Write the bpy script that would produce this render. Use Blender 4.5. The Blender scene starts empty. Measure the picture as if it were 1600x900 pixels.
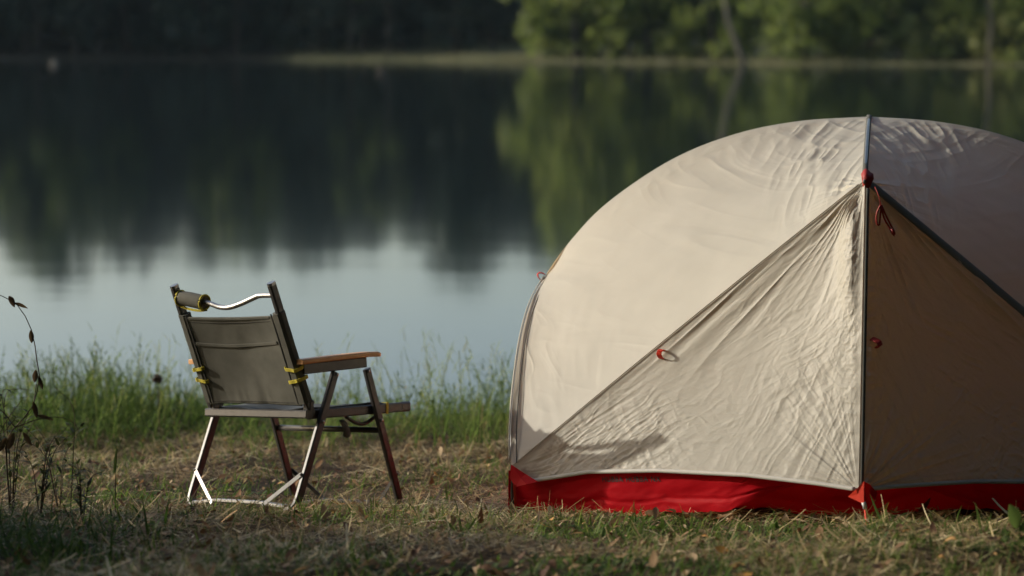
import bpy, math, random
import numpy as np
from mathutils import Vector, Matrix

R = math.radians
rng = np.random.default_rng(7)
random.seed(7)
scene = bpy.context.scene
col = scene.collection

# ------------------------------------------------------------------ camera, light
CAM_H = 1.25
FPX = 3778.0                     # focal length in pixels of the 1600 px wide photograph
PITCH = math.atan(395 / FPX)
cam_d = bpy.data.cameras.new('camera')
cam = bpy.data.objects.new('camera', cam_d)
col.objects.link(cam)
cam.location = (0, 0, CAM_H)
cam.rotation_euler = (R(90) - PITCH, 0, 0)
cam_d.sensor_width = 36
cam_d.lens = FPX * 36 / 1600
cam_d.clip_end = 4000
cam_d.dof.use_dof = True
cam_d.dof.focus_distance = 6.6
cam_d.dof.aperture_fstop = 2.8
scene.camera = cam

SUN = Vector((-1.0, 0.25, 0.365)).normalized()      # towards the sun
SUN_EL = math.asin(SUN.z)
SUN_AZ = math.atan2(SUN.x, SUN.y)
world = bpy.data.worlds.new('World')
scene.world = world
world.use_nodes = True
wn = world.node_tree
sky = wn.nodes.new('ShaderNodeTexSky')
sky.sky_type = 'NISHITA'
sky.sun_disc = False
sky.sun_elevation = SUN_EL
sky.sun_rotation = SUN_AZ
sky.air_density = 1.0
sky.dust_density = 2.6
sky.ozone_density = 1.0
bg = wn.nodes['Background']
bg.inputs['Strength'].default_value = 0.15
wn.links.new(sky.outputs[0], bg.inputs[0])
sun_d = bpy.data.lights.new('sun', 'SUN')
sun_d.energy = 2.95
sun_d.angle = R(0.5)
sun_d.color = (1.0, 0.92, 0.79)
sun = bpy.data.objects.new('sun', sun_d)
col.objects.link(sun)
sun.rotation_euler = SUN.to_track_quat('Z', 'Y').to_euler()
scene.view_settings.view_transform = 'Standard'
scene.view_settings.look = 'None'
scene.view_settings.exposure = 0.60
scene.view_settings.gamma = 1.0
scene.cycles.use_denoising = True
scene.cycles.max_bounces = 8
scene.cycles.transparent_max_bounces = 8

_cp, _sp = math.cos(PITCH), math.sin(PITCH)
def at(px, py, Y):
    """the point in the place, Y metres away, behind a spot of the 1600 x 900 photograph"""
    a = (px - 800) / FPX; b = (450 - py) / FPX
    d = np.array([a, _cp + b * _sp, -_sp + b * _cp])
    return np.array([0, 0, CAM_H]) + d * (Y / d[1])

# ------------------------------------------------------------------ numpy noise
_perm = np.random.default_rng(3).permutation(256)
_val = np.random.default_rng(4).random(256) * 2 - 1
def vnoise(x, y):
    x = np.asarray(x, float); y = np.asarray(y, float)
    xi = np.floor(x).astype(int); yi = np.floor(y).astype(int)
    fx = x - xi; fy = y - yi
    fx = fx * fx * fx * (fx * (fx * 6 - 15) + 10); fy = fy * fy * fy * (fy * (fy * 6 - 15) + 10)
    def h(i, j): return _val[_perm[(_perm[i & 255] + j) & 255]]
    a = h(xi, yi) * (1 - fx) + h(xi + 1, yi) * fx
    b = h(xi, yi + 1) * (1 - fx) + h(xi + 1, yi + 1) * fx
    return a * (1 - fy) + b * fy
def fbm(x, y, o=4):
    s = 0; a = 1.0
    for k in range(o):
        s = s + a * vnoise(x * 2 ** k + 17.3 * k, y * 2 ** k - 9.1 * k); a *= .5
    return s
def ridged(x, y, o=2):
    s = 0; a = 1.0
    for k in range(o):
        s = s + a * (1 - 2 * np.abs(vnoise(x * 2 ** k + 31.7 * k, y * 2 ** k + 11.9 * k))); a *= .5
    return s
def sstep(a, b, x):
    t = np.clip((np.asarray(x, float) - a) / (b - a), 0, 1)
    return t * t * (3 - 2 * t)

# ------------------------------------------------------------------ material helpers
def new_mat(name):
    m = bpy.data.materials.new(name); m.use_nodes = True
    return m, m.node_tree.nodes, m.node_tree.links, m.node_tree.nodes['Principled BSDF']
def ramp(n, stops):
    r = n.new('ShaderNodeValToRGB')
    cr = r.color_ramp
    while len(cr.elements) > 1: cr.elements.remove(cr.elements[-1])
    cr.elements[0].position = stops[0][0]; cr.elements[0].color = (*stops[0][1], 1)
    for p, c in stops[1:]:
        e = cr.elements.new(p); e.color = (*c, 1)
    return r
def noise_node(n, l, scale, detail=4, coord='Object', mapscale=None, rough=.55):
    tc = n.new('ShaderNodeTexCoord')
    nz = n.new('ShaderNodeTexNoise')
    nz.inputs['Scale'].default_value = scale; nz.inputs['Detail'].default_value = detail
    nz.inputs['Roughness'].default_value = rough
    if mapscale:
        mp = n.new('ShaderNodeMapping'); mp.inputs['Scale'].default_value = mapscale
        l.new(tc.outputs[coord], mp.inputs[0]); l.new(mp.outputs[0], nz.inputs[0])
    else:
        l.new(tc.outputs[coord], nz.inputs[0])
    return nz
def simple_mat(name, c1, c2=None, rough=.5, metal=0, scale=30, bump=0, spec=.5, bscale=None):
    m, n, l, b = new_mat(name)
    nz = noise_node(n, l, scale)
    rp = ramp(n, [(.35, c1), (.68, c2 or tuple(x * .75 for x in c1))])
    l.new(nz.outputs[0], rp.inputs[0]); l.new(rp.outputs[0], b.inputs['Base Color'])
    b.inputs['Roughness'].default_value = rough; b.inputs['Metallic'].default_value = metal
    b.inputs['Specular IOR Level'].default_value = spec
    if bump:
        bp = n.new('ShaderNodeBump'); bp.inputs['Strength'].default_value = bump; bp.inputs['Distance'].default_value = .002
        nb = noise_node(n, l, bscale or scale * 4)
        l.new(nb.outputs[0], bp.inputs['Height']); l.new(bp.outputs[0], b.inputs['Normal'])
    return m
def fabric_mat(name, c1, c2, trans=.3, rough=.55, spec=.3, weave=900, tcol=None, mottle=6, bump=.15):
    """thin cloth: rough reflection plus the light it lets through"""
    m, n, l, b = new_mat(name)
    nz = noise_node(n, l, mottle, 5)
    rp = ramp(n, [(.3, c1), (.7, c2)])
    l.new(nz.outputs[0], rp.inputs[0]); l.new(rp.outputs[0], b.inputs['Base Color'])
    b.inputs['Roughness'].default_value = rough; b.inputs['Specular IOR Level'].default_value = spec
    bp = n.new('ShaderNodeBump'); bp.inputs['Strength'].default_value = bump; bp.inputs['Distance'].default_value = .001
    nb = noise_node(n, l, weave, 2); l.new(nb.outputs[0], bp.inputs['Height']); l.new(bp.outputs[0], b.inputs['Normal'])
    if trans:
        t = n.new('ShaderNodeBsdfTranslucent'); mx = n.new('ShaderNodeMixShader')
        mx.inputs[0].default_value = trans
        if tcol: t.inputs[0].default_value = (*tcol, 1)
        else: l.new(rp.outputs[0], t.inputs[0])
        l.new(b.outputs[0], mx.inputs[1]); l.new(t.outputs[0], mx.inputs[2])
        l.new(mx.outputs[0], n['Material Output'].inputs[0])
    return m
def leaf_mat(name, stops, trans=.35, rough=.55, objrand=0.0, spec=.3):
    """leaves and blades: own colour from the 'tint' of each blade, light shines through"""
    m, n, l, b = new_mat(name)
    a = n.new('ShaderNodeAttribute'); a.attribute_name = 'tint'
    src = a.outputs['Fac']
    if objrand:
        oi = n.new('ShaderNodeObjectInfo'); mt = n.new('ShaderNodeMath'); mt.operation = 'MULTIPLY_ADD'
        mt.inputs[1].default_value = objrand
        l.new(oi.outputs['Random'], mt.inputs[0])
        sc = n.new('ShaderNodeMath'); sc.operation = 'MULTIPLY'; sc.inputs[1].default_value = 1 - objrand
        l.new(src, sc.inputs[0]); l.new(sc.outputs[0], mt.inputs[2]); src = mt.outputs[0]
    rp = ramp(n, stops); l.new(src, rp.inputs[0]); l.new(rp.outputs[0], b.inputs['Base Color'])
    b.inputs['Roughness'].default_value = rough; b.inputs['Specular IOR Level'].default_value = spec
    t = n.new('ShaderNodeBsdfTranslucent'); mx = n.new('ShaderNodeMixShader'); mx.inputs[0].default_value = trans
    l.new(rp.outputs[0], t.inputs[0]); l.new(b.outputs[0], mx.inputs[1]); l.new(t.outputs[0], mx.inputs[2])
    l.new(mx.outputs[0], n['Material Output'].inputs[0])
    return m

# ------------------------------------------------------------------ mesh helpers
def tag(o, label=None, cat=None, group=None, kind=None):
    if label: o['label'] = label
    if cat: o['category'] = cat
    if group: o['group'] = group
    if kind: o['kind'] = kind
    return o
def empty(name, loc=(0, 0, 0), label=None, cat=None, group=None):
    o = bpy.data.objects.new(name, None); o.empty_display_size = .1
    col.objects.link(o); o.location = loc
    return tag(o, label, cat, group)
def link(name, me, m=None, parent=None):
    if m is not None and not me.materials: me.materials.append(m)
    o = bpy.data.objects.new(name, me); col.objects.link(o)
    if parent is not None: o.parent = parent
    return o
def np_mesh(name, V, F, tint=None, smooth=True, sizes=None):
    """V (n,3); F (m,k) of equal sized faces"""
    me = bpy.data.meshes.new(name)
    V = np.asarray(V, np.float32); F = np.asarray(F, np.int32)
    k = F.shape[1]
    me.vertices.add(len(V)); me.vertices.foreach_set('co', V.ravel())
    me.loops.add(F.size); me.loops.foreach_set('vertex_index', F.ravel())
    me.polygons.add(len(F)); me.polygons.foreach_set('loop_start', np.arange(0, F.size, k, dtype=np.int32))
    me.polygons.foreach_set('use_smooth', np.full(len(F), smooth))
    if tint is not None:
        at_ = me.attributes.new('tint', 'FLOAT', 'POINT'); at_.data.foreach_set('value', np.asarray(tint, np.float32))
    me.update(calc_edges=True); me.validate()
    return me
class MB:
    def __init__(s): s.v = []; s.f = []
    def add(s, V, F):
        o = len(s.v); s.v += [tuple(map(float, p)) for p in V]; s.f += [tuple(i + o for i in f) for f in F]; return s
    def sweep(s, path, prof, up=(0, 0, 1), caps=True, scale=None):
        """a profile [(side, up)] carried along a path"""
        P = [Vector(p) for p in path]; up = Vector(up); rings = []
        for i, p in enumerate(P):
            d = (P[min(i + 1, len(P) - 1)] - P[max(i - 1, 0)]).normalized()
            sd = d.cross(up)
            if sd.length < 1e-4: sd = d.cross(Vector((0.3, 1, .2)))
            sd.normalize(); u = sd.cross(d).normalized()
            k = scale[i] if scale else 1
            rings.append([p + sd * a * k + u * b * k for a, b in prof])
        m = len(prof); V = [q for r in rings for q in r]; F = []
        for i in range(len(P) - 1):
            for j in range(m):
                F.append((i * m + j, i * m + (j + 1) % m, (i + 1) * m + (j + 1) % m, (i + 1) * m + j))
        if caps:
            F.append(tuple(reversed(range(m)))); F.append(tuple(range((len(P) - 1) * m, len(P) * m)))
        return s.add(V, F)
    def bar(s, p, q, w, h, up=(0, 0, 1), ch=.2):
        return s.sweep([p, q], rect(w, h, ch), up)
    def tube(s, path, r, n=10, scale=None):
        return s.sweep(path, [(r * math.cos(2 * math.pi * k / n), r * math.sin(2 * math.pi * k / n)) for k in range(n)], (.13, .21, .97), scale=scale)
    def disc(s, c, ax, r, h, n=12):
        c = Vector(c); ax = Vector(ax).normalized()
        return s.tube([c - ax * h * .5, c - ax * h * .5, c + ax * h * .5], r, n, scale=[1, 1, 1])
    def build(s, name, m, parent=None, smooth=False, bevel=0, solid=0):
        me = bpy.data.meshes.new(name); me.from_pydata(s.v, [], s.f); me.update()
        if smooth:
            me.polygons.foreach_set('use_smooth', [True] * len(me.polygons))
        o = link(name, me, m, parent)
        if solid:
            md = o.modifiers.new('thickness', 'SOLIDIFY'); md.thickness = solid; md.offset = 0
        if bevel:
            md = o.modifiers.new('bevel', 'BEVEL'); md.width = bevel; md.segments = 2; md.limit_method = 'ANGLE'
        return o
def rect(w, h, ch=.2):
    c = min(w, h) * ch; a, b = w / 2, h / 2
    return [(a, -b + c), (a, b - c), (a - c, b), (-a + c, b), (-a, b - c), (-a, -b + c), (-a + c, -b), (a - c, -b)]
def smooth_path(pts, n=24):
    """Catmull-Rom through points, resampled"""
    P = np.array(pts, float); P = np.vstack([2 * P[0] - P[1], P, 2 * P[-1] - P[-2]])
    out = []
    for i in range(1, len(P) - 2):
        p0, p1, p2, p3 = P[i - 1:i + 3]
        for t in np.linspace(0, 1, 12, endpoint=False):
            out.append(.5 * ((2 * p1) + (-p0 + p2) * t + (2 * p0 - 5 * p1 + 4 * p2 - p3) * t * t + (-p0 + 3 * p1 - 3 * p2 + p3) * t ** 3))
    out.append(P[-2]); out = np.array(out)
    s = np.r_[0, np.cumsum(np.linalg.norm(np.diff(out, axis=0), axis=1))]
    t = np.linspace(0, s[-1], n)
    return np.stack([np.interp(t, s, out[:, k]) for k in range(out.shape[1])], 1)
def grid_faces(nu, nv):
    i, j = np.meshgrid(np.arange(nu - 1), np.arange(nv - 1), indexing='ij')
    a = (i * nv + j).ravel()
    return np.stack([a, a + 1, a + nv + 1, a + nv], 1)
def grid_normals(G):
    du = np.gradient(G, axis=0); dv = np.gradient(G, axis=1)
    n = np.cross(du, dv); return n / (np.linalg.norm(n, axis=2, keepdims=True) + 1e-12)
def blades(base, az, length, width, lean, curve, segs=3, tint=None, taper=1.0, twist=None):
    """many grass blades or straws at once: strips that start at base, lean towards az and bend over"""
    N = len(base); t = np.linspace(0, 1, segs + 1)
    ang = lean[:, None] + curve[:, None] * t[None]                 # from the vertical
    dl = length[:, None] / segs
    h = np.concatenate([np.zeros((N, 1)), np.cumsum(np.sin((ang[:, 1:] + ang[:, :-1]) / 2) * dl, 1)], 1)
    z = np.concatenate([np.zeros((N, 1)), np.cumsum(np.cos((ang[:, 1:] + ang[:, :-1]) / 2) * dl, 1)], 1)
    dx, dy = np.cos(az), np.sin(az)
    tw = az + math.pi / 2 + (twist if twist is not None else 0)
    sx, sy = np.cos(tw), np.sin(tw)
    w = width[:, None] * .5 * (1 - taper * t[None] ** 1.6 * .93) * np.minimum(1, .55 + 2 * t[None])
    cx = base[:, 0:1] + dx[:, None] * h; cy = base[:, 1:2] + dy[:, None] * h; cz = base[:, 2:3] + z
    L = np.stack([cx - sx[:, None] * w, cy - sy[:, None] * w, cz], 2); Rr = np.stack([cx + sx[:, None] * w, cy + sy[:, None] * w, cz], 2)
    V = np.stack([L, Rr], 2).reshape(N, -1, 3)                     # (N, 2(segs+1), 3)
    k = np.arange(segs) * 2
    f = np.stack([k, k + 1, k + 3, k + 2], 1)
    F = (f[None] + (np.arange(N) * 2 * (segs + 1))[:, None, None]).reshape(-1, 4)
    T = None if tint is None else np.repeat(tint, 2 * (segs + 1))
    return V.reshape(-1, 3), F, T
def cat_parts(parts):
    V, F, T = [], [], []; o = 0
    for v, f, t in parts:
        V.append(v); F.append(f + o); T.append(t); o += len(v)
    return np.concatenate(V), np.concatenate(F), np.concatenate(T)

# ------------------------------------------------------------------ the ground
WATER_Z = -0.62
def shore(x):                                       # far shoreline
    return 171 - .66 * np.clip(x, -26, 60) + 1.8 * vnoise(x * .11, x * 0 + 3.3) + .8 * vnoise(x * .4, x * 0 + 8.1)
def gz(x, y):
    x = np.asarray(x, float); y = np.asarray(y, float)
    near = np.interp(y, [-60, 4.2, 5.2, 6.0, 6.71, 7.2, 8.0, 9.0, 9.7], [.3, .16, .10, .011, -.091, -.160, -.205, -.262, -.30])
    near = near + .014 * fbm(x * 2.1, y * 2.1, 3) + .012 * fbm(x * 8, y * 8, 3)
    edge = 9.75 + .22 * vnoise(x * .9, x * 0 + 1.7) + .03 * np.abs(x)
    z = near * (1 - sstep(0, 1.1, y - edge)) + (-1.3) * sstep(0, 1.1, y - edge)
    z = z - .9 * sstep(11, 20, y)
    s = shore(x)
    far = np.interp(y - s, [-12, 0, 1.2, 6, 20, 60, 300, 1500], [-2.2, -.62, -.52, -.30, .6, 4, 26, 40]) + .5 * vnoise(x * .05, y * .05) * sstep(10, 60, y - s)
    return np.where(y < 60, z, np.maximum(far, -2.2))
gx = np.unique(np.concatenate([np.linspace(-900, -60, 22), np.linspace(-60, -4, 60), np.linspace(-4, 4, 170), np.linspace(4, 60, 60), np.linspace(60, 900, 22)]))
gy = np.unique(np.concatenate([np.linspace(-60, 3, 12), np.linspace(3, 11.5, 190), np.linspace(11.5, 120, 20), np.linspace(120, 240, 110), np.linspace(240, 1600, 30)]))
GX, GY = np.meshgrid(gx, gy, indexing='ij')
gv = np.stack([GX, GY, gz(GX, GY)], 2).reshape(-1, 3)
m_ground, n, l, b = new_mat('ground_soil')
nz1 = noise_node(n, l, 2.2, 6); nz2 = noise_node(n, l, 55, 5)
r1 = ramp(n, [(.3, (.030, .019, .010)), (.5, (.058, .037, .018)), (.7, (.10, .068, .032))])
r2 = ramp(n, [(.3, (.35, .35, .35)), (.7, (1.25, 1.2, 1.1))])
l.new(nz1.outputs[0], r1.inputs[0]); l.new(nz2.outputs[0], r2.inputs[0])
mx = n.new('ShaderNodeMix'); mx.data_type = 'RGBA'; mx.blend_type = 'MULTIPLY'; mx.inputs[0].default_value = 1
l.new(r1.outputs[0], mx.inputs[6]); l.new(r2.outputs[0], mx.inputs[7])
# the far bank is grassy
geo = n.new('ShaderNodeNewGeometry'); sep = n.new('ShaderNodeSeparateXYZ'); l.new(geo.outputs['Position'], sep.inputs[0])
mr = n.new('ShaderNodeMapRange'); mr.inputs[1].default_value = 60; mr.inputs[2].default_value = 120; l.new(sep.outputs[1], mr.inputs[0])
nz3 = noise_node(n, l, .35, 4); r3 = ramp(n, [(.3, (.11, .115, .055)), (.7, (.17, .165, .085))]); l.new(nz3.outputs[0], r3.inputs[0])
# shade under the left wood put into the colour, grass from there rightwards
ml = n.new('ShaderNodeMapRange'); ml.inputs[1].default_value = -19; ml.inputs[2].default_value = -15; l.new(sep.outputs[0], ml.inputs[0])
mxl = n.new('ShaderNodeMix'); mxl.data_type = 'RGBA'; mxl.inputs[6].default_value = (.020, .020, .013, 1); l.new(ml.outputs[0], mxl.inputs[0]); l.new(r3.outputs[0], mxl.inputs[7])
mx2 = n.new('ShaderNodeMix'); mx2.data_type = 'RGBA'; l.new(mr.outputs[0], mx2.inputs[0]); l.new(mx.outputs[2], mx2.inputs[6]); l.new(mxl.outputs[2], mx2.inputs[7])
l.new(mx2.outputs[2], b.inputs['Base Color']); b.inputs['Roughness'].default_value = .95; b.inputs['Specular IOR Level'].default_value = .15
bp = n.new('ShaderNodeBump'); bp.inputs['Strength'].default_value = .8; bp.inputs['Distance'].default_value = .01
l.new(nz2.outputs[0], bp.inputs['Height']); l.new(bp.outputs[0], b.inputs['Normal'])
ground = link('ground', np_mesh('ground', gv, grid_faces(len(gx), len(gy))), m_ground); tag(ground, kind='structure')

# ------------------------------------------------------------------ the lake
m_water, n, l, b = new_mat('lake_water')
b.inputs['Base Color'].default_value = (.006, .012, .012, 1); b.inputs['Roughness'].default_value = .055; b.inputs['IOR'].default_value = 1.333
nzs = noise_node(n, l, 1.0, 3, mapscale=(.55, 1.3, 1)); nzl = noise_node(n, l, 1.0, 2, mapscale=(.06, .22, 1))
mp = n.new('ShaderNodeMath'); mp.operation = 'MULTIPLY_ADD'; mp.inputs[1].default_value = 3.0
l.new(nzl.outputs[0], mp.inputs[0]); l.new(nzs.outputs[0], mp.inputs[2])
bp = n.new('ShaderNodeBump'); bp.inputs['Strength'].default_value = .5; bp.inputs['Distance'].default_value = .0022
l.new(mp.outputs[0], bp.inputs['Height']); l.new(bp.outputs[0], b.inputs['Normal'])
wv = [(-900, 8.5, WATER_Z), (900, 8.5, WATER_Z), (900, 400, WATER_Z), (-900, 400, WATER_Z)]
lake = link('lake_water', np_mesh('lake_water', wv, [(0, 1, 2, 3)]), m_water); tag(lake, kind='structure')

# ------------------------------------------------------------------ the far trees
def leaf_cloud(centers, radii, per, size, rs, flat=.75):
    """leaf sized faces spread through clumps"""
    V = []; T = []
    for c, r, k in zip(centers, radii, per):
        p = rs.normal(size=(k, 3)); p /= np.linalg.norm(p, axis=1, keepdims=True)
        p *= (rs.random((k, 1)) ** .45); p *= np.array([r, r, r * flat]); p += c
        a = rs.normal(size=(k, 3)); a /= np.linalg.norm(a, axis=1, keepdims=True)
        q = rs.normal(size=(k, 3)); q -= a * (q * a).sum(1, keepdims=True); q /= np.linalg.norm(q, axis=1, keepdims=True)
        s = size * (.6 + .8 * rs.random((k, 1)))
        quad = np.stack([p - a * s, p + q * s * .45, p + a * s, p - q * s * .45], 1)
        V.append(quad.reshape(-1, 3)); T.append(np.repeat(np.clip(rs.random() * .55 + rs.random(k) * .45, 0, 1), 4))
    V = np.concatenate(V); T = np.concatenate(T)
    return V, np.arange(len(V)).reshape(-1, 4), T
def tree_crown(h, w, base, nclump, per, size, seed, shape='round'):
    rs = np.random.default_rng(seed); C = []; Rr = []; K = []
    for i in range(nclump):
        t = rs.random() ** .9
        if shape == 'cone': env = (1 - t) ** .8 + .08
        elif shape == 'tall': env = math.sin(math.pi * (t * .86 + .12)) ** .6
        else: env = math.sin(math.pi * (t * .80 + .17)) ** .7
        a = rs.random() * 2 * math.pi; rad = w * .5 * env * (.35 + .65 * rs.random() ** .5) * (.8 + .4 * rs.random())
        C.append((rad * math.cos(a), rad * math.sin(a), h * (base + (1 - base) * t)))
        Rr.append(w * (.10 + .12 * rs.random())); K.append(int(per * (.6 + .8 * rs.random())))
    return leaf_cloud(np.array(C), Rr, K, size, rs)
def trunk_mb(h, r, seed, lean=0):
    rs = random.Random(seed); m = MB()
    pts = [(rs.uniform(-.2, .2) * k + lean * h * k / 6, rs.uniform(-.2, .2) * k, h * .8 * k / 6 - .3 * (k == 0)) for k in range(7)]
    m.tube(pts, r, 8, scale=[1.2, 1, .85, .7, .55, .4, .2])
    for k in range(6):
        q = Vector(pts[2 + k % 4]); a = rs.random() * 6.28; L = h * rs.uniform(.14, .24)
        e = q + Vector((math.cos(a) * L, math.sin(a) * L, L * rs.uniform(.5, 1)))
        m.tube([q, q.lerp(e, .5) + Vector((0, 0, .15)), e], r * .35, 6, scale=[1, .7, .25])
    return m
m_bark = simple_mat('bark', (.040, .033, .026), (.022, .018, .014), .9, scale=3)
m_pale_bark = simple_mat('pale_bark', (.13, .115, .09), (.08, .07, .055), .85, scale=4)
m_dark_leaf = leaf_mat('shade_leaf', [(0, (.010, .022, .019)), (.6, (.022, .042, .030)), (1, (.045, .068, .034))], .2, objrand=.35)  # dark greens hold the deep shade of the left shore trees
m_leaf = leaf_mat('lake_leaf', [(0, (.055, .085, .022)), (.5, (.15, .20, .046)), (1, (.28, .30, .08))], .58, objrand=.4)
m_bush_leaf = leaf_mat('bush_leaf', [(0, (.09, .125, .035)), (.5, (.17, .21, .06)), (1, (.27, .28, .095))], .5, objrand=.4)
kinds = []
for k, (h, w, sh, nc, per) in enumerate([(16, 9, 'round', 60, 60), (19, 9, 'tall', 70, 60), (14, 8, 'round', 52, 60), (18, 7, 'cone', 60, 55), (15, 10, 'round', 66, 55)]):
    cm = np_mesh('tree_crown', *tree_crown(h, w, .05 if k != 1 else .16, nc, per, .42, 50 + k, sh), smooth=False)
    tm = trunk_mb(h, .26, 70 + k)
    kinds.append((h, w, cm, tm))
for k, (h, w, b0, nc, seed) in enumerate([(17, 8.5, .42, 46, 61), (16, 4.6, .40, 26, 62)]):
    kinds.append((h, w, np_mesh('tree_crown', *tree_crown(h, w, b0, nc, 60, .40, seed), smooth=False), trunk_mb(h, .10, 80 + k)))
_tm_cache = {}
def place_tree(name, kind, x, y, s, rz, crown_mat, label, group, bark=m_bark, sz=None):
    h, w, cm, tm = kinds[kind]
    o = empty(name, (x, y, float(gz(x, y))), label, 'tree', group)
    o.rotation_euler.z = rz; o.scale = (s, s, sz or s)
    key = (kind, crown_mat.name)
    if key not in _tm_cache:
        c2 = cm.copy(); c2.materials.clear(); c2.materials.append(crown_mat)
        me = bpy.data.meshes.new('trunk'); me.from_pydata(tm.v, [], tm.f); me.update(); me.materials.append(bark)
        _tm_cache[key] = (c2, me)
    c2, me = _tm_cache[key]
    link('crown', c2, None, o); link('trunk', me, None, o)
    return o
rt = random.Random(21)
pending = []
# dark trees on the left shore, their foot at the water
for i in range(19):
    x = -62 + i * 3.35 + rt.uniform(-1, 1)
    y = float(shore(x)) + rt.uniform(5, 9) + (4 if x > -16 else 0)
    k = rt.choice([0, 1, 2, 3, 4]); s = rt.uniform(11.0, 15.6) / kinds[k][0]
    place_tree('shore_tree', k, x, y, s, rt.random() * 6.28, m_dark_leaf, 'tree with shade put into its dark leaves in the row along the far left shore of the lake', 'dark trees along the far left shore')
# a few crowns of the dark row, sunlight put into a lighter colour
for px, k, s_, lb in ((60, 5, .95, 'crown coloured as sunlit, standing out of the dark row at its far left end'), (158, 5, .82, 'high crown coloured as sunlit, left of the middle of the dark row'),
                     (372, 5, .88, 'broad crown coloured as sunlit in the dark row straight above the chair'), (548, 6, .72, 'slim crown coloured as sunlit, left of two near the start of the grassy strip'), (606, 6, .78, 'slim crown coloured as sunlit, right of two above the grassy strip')):
    pending.append((px, k, s_, lb))
# sunlit trees on the right shore
right = [(4.6, 3.5, 4, .92, 'broad sunlit tree at the left end of the bright right shore trees'),
         (9.5, 5, 0, .86, 'rounded green tree second from the left end of the sunlit shore trees'),
         (13.6, 4, 2, .80, 'green lakeside tree just left of the pale leaning trunk'),
         (19.5, 5, 4, .82, 'wide green tree just right of the pale leaning trunk'),
         (23.6, 4, 2, .74, 'smaller rounded tree between the leaning trunk and the round bushes'),
         (27.6, 5, 0, .85, 'green shore tree behind the round bushes above the tent top'),
         (32.0, 4.5, 4, .72, 'low spreading tree right above the tent ridge'),
         (36.4, 5, 2, .95, 'bushy yellow green tree at the right edge of the lake view'),
         (42.0, 5, 1, .8, 'tall slim tree beyond the right edge of the bright shore'),
         (49.0, 5, 4, .9, 'broad tree past the far right end of the shore strip')]
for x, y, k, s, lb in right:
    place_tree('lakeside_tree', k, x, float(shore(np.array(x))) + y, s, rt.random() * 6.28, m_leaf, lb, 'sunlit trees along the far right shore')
m_suntint_leaf = leaf_mat('suntint_leaf', [(0, (.035, .06, .02)), (.5, (.085, .12, .035)), (1, (.15, .175, .05))], .4, objrand=.3)  # lighter greens stand in for sun on these crowns
for px, k, s_, lb in pending:
    Y_ = 190.0
    for _ in range(5): Y_ = float(shore(np.array((px - 800) / FPX * Y_))) + 4.5
    place_tree('suntint_tree', k, (px - 800) / FPX * Y_, Y_, s_, rt.random() * 6.28, m_suntint_leaf, lb, 'lighter trees in the dark left row')
# low bushes in front of them
bk = np_mesh('bush', *tree_crown(2.3, 3.2, .0, 26, 46, .20, 91), smooth=False)
bk.materials.append(m_bush_leaf)
bstem = MB()
for a in range(5): bstem.tube([(0, 0, -.1), (.3 * math.cos(a * 1.26), .3 * math.sin(a * 1.26), .8), (.7 * math.cos(a * 1.26), .7 * math.sin(a * 1.26), 1.6)], .05, 6, scale=[1, .7, .3])
bsme = bpy.data.meshes.new('bush_stems'); bsme.from_pydata(bstem.v, [], bstem.f); bsme.materials.append(m_bark)
bushes = [(905, 1.3, 'low bush at the left end of the bright grassy strip'), (985, 1.1, 'small bush left of the pale leaning trunk'), (1075, 1.2, 'rounded bush close to the left of the pale leaning trunk'),
          (1262, 1.35, 'pale green round bush right of the leaning trunk'), (1330, .9, 'small low bush between two larger round bushes'), (1405, 1.3, 'bright bush on the shore above the tent ridge'),
          (1480, 1.7, 'large yellow green bush near the right edge'), (1545, 1.3, 'bush on the shore second from the right edge'), (1600, 1.6, 'bush cut by the right edge of the view')]
for px, s, lb in bushes:
    Y = 158.0
    for _ in range(6): Y = float(shore((px - 800) / FPX * Y)) + 4.6
    x = (px - 800) / FPX * Y
    o = empty('shore_bush', (x, Y, float(gz(x, Y)) - .15), lb, 'bush', 'bushes on the far right shore'); o.scale = (s, s, s); o.rotation_euler.z = rt.random() * 6.28
    link('foliage', bk, None, o); link('stem', bsme, None, o)
# the pale leaning trunk
lt = empty('leaning_tree', at(1168, 84, 158), 'pale bare trunk leaning left in front of the dark gap between shore trees', 'tree')
lt.location.z = float(gz(lt.location.x, lt.location.y))
m = MB(); m.tube([(0, 0, -.3), (-.5, 0, 1.1), (-1.3, .1, 3.2), (-1.75, .2, 6.0), (-1.6, .3, 9.0), (-1.9, .3, 11.5)], .17, 8, scale=[1.1, 1, .85, .7, .5, .25]); m.build('trunk', m_pale_bark, lt, True)
lc = np_mesh('crown', *(lambda v, f, t: (v + np.array([-1.8, .3, 2.5]), f, t))(*tree_crown(11, 5, .55, 22, 50, .36, 131)), smooth=False); link('crown', lc, m_leaf, lt)
pt = empty('pale_trunk_tree', at(1545, 84, 152), 'thin pale trunk standing upright near the right edge of the far shore', 'tree')
pt.location.z = float(gz(pt.location.x, pt.location.y))
m = MB(); m.tube([(0, 0, -.3), (.1, 0, 2.5), (-.2, 0, 6), (-.1, .2, 10)], .12, 8, scale=[1.1, 1, .8, .4]); m.build('trunk', m_pale_bark, pt, True)
lc2 = np_mesh('crown', *(lambda v, f, t: (v + np.array([-.1, .1, 3.0]), f, t))(*tree_crown(9, 4.5, .5, 20, 50, .34, 137)), smooth=False); link('crown', lc2, m_leaf, pt)
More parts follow.
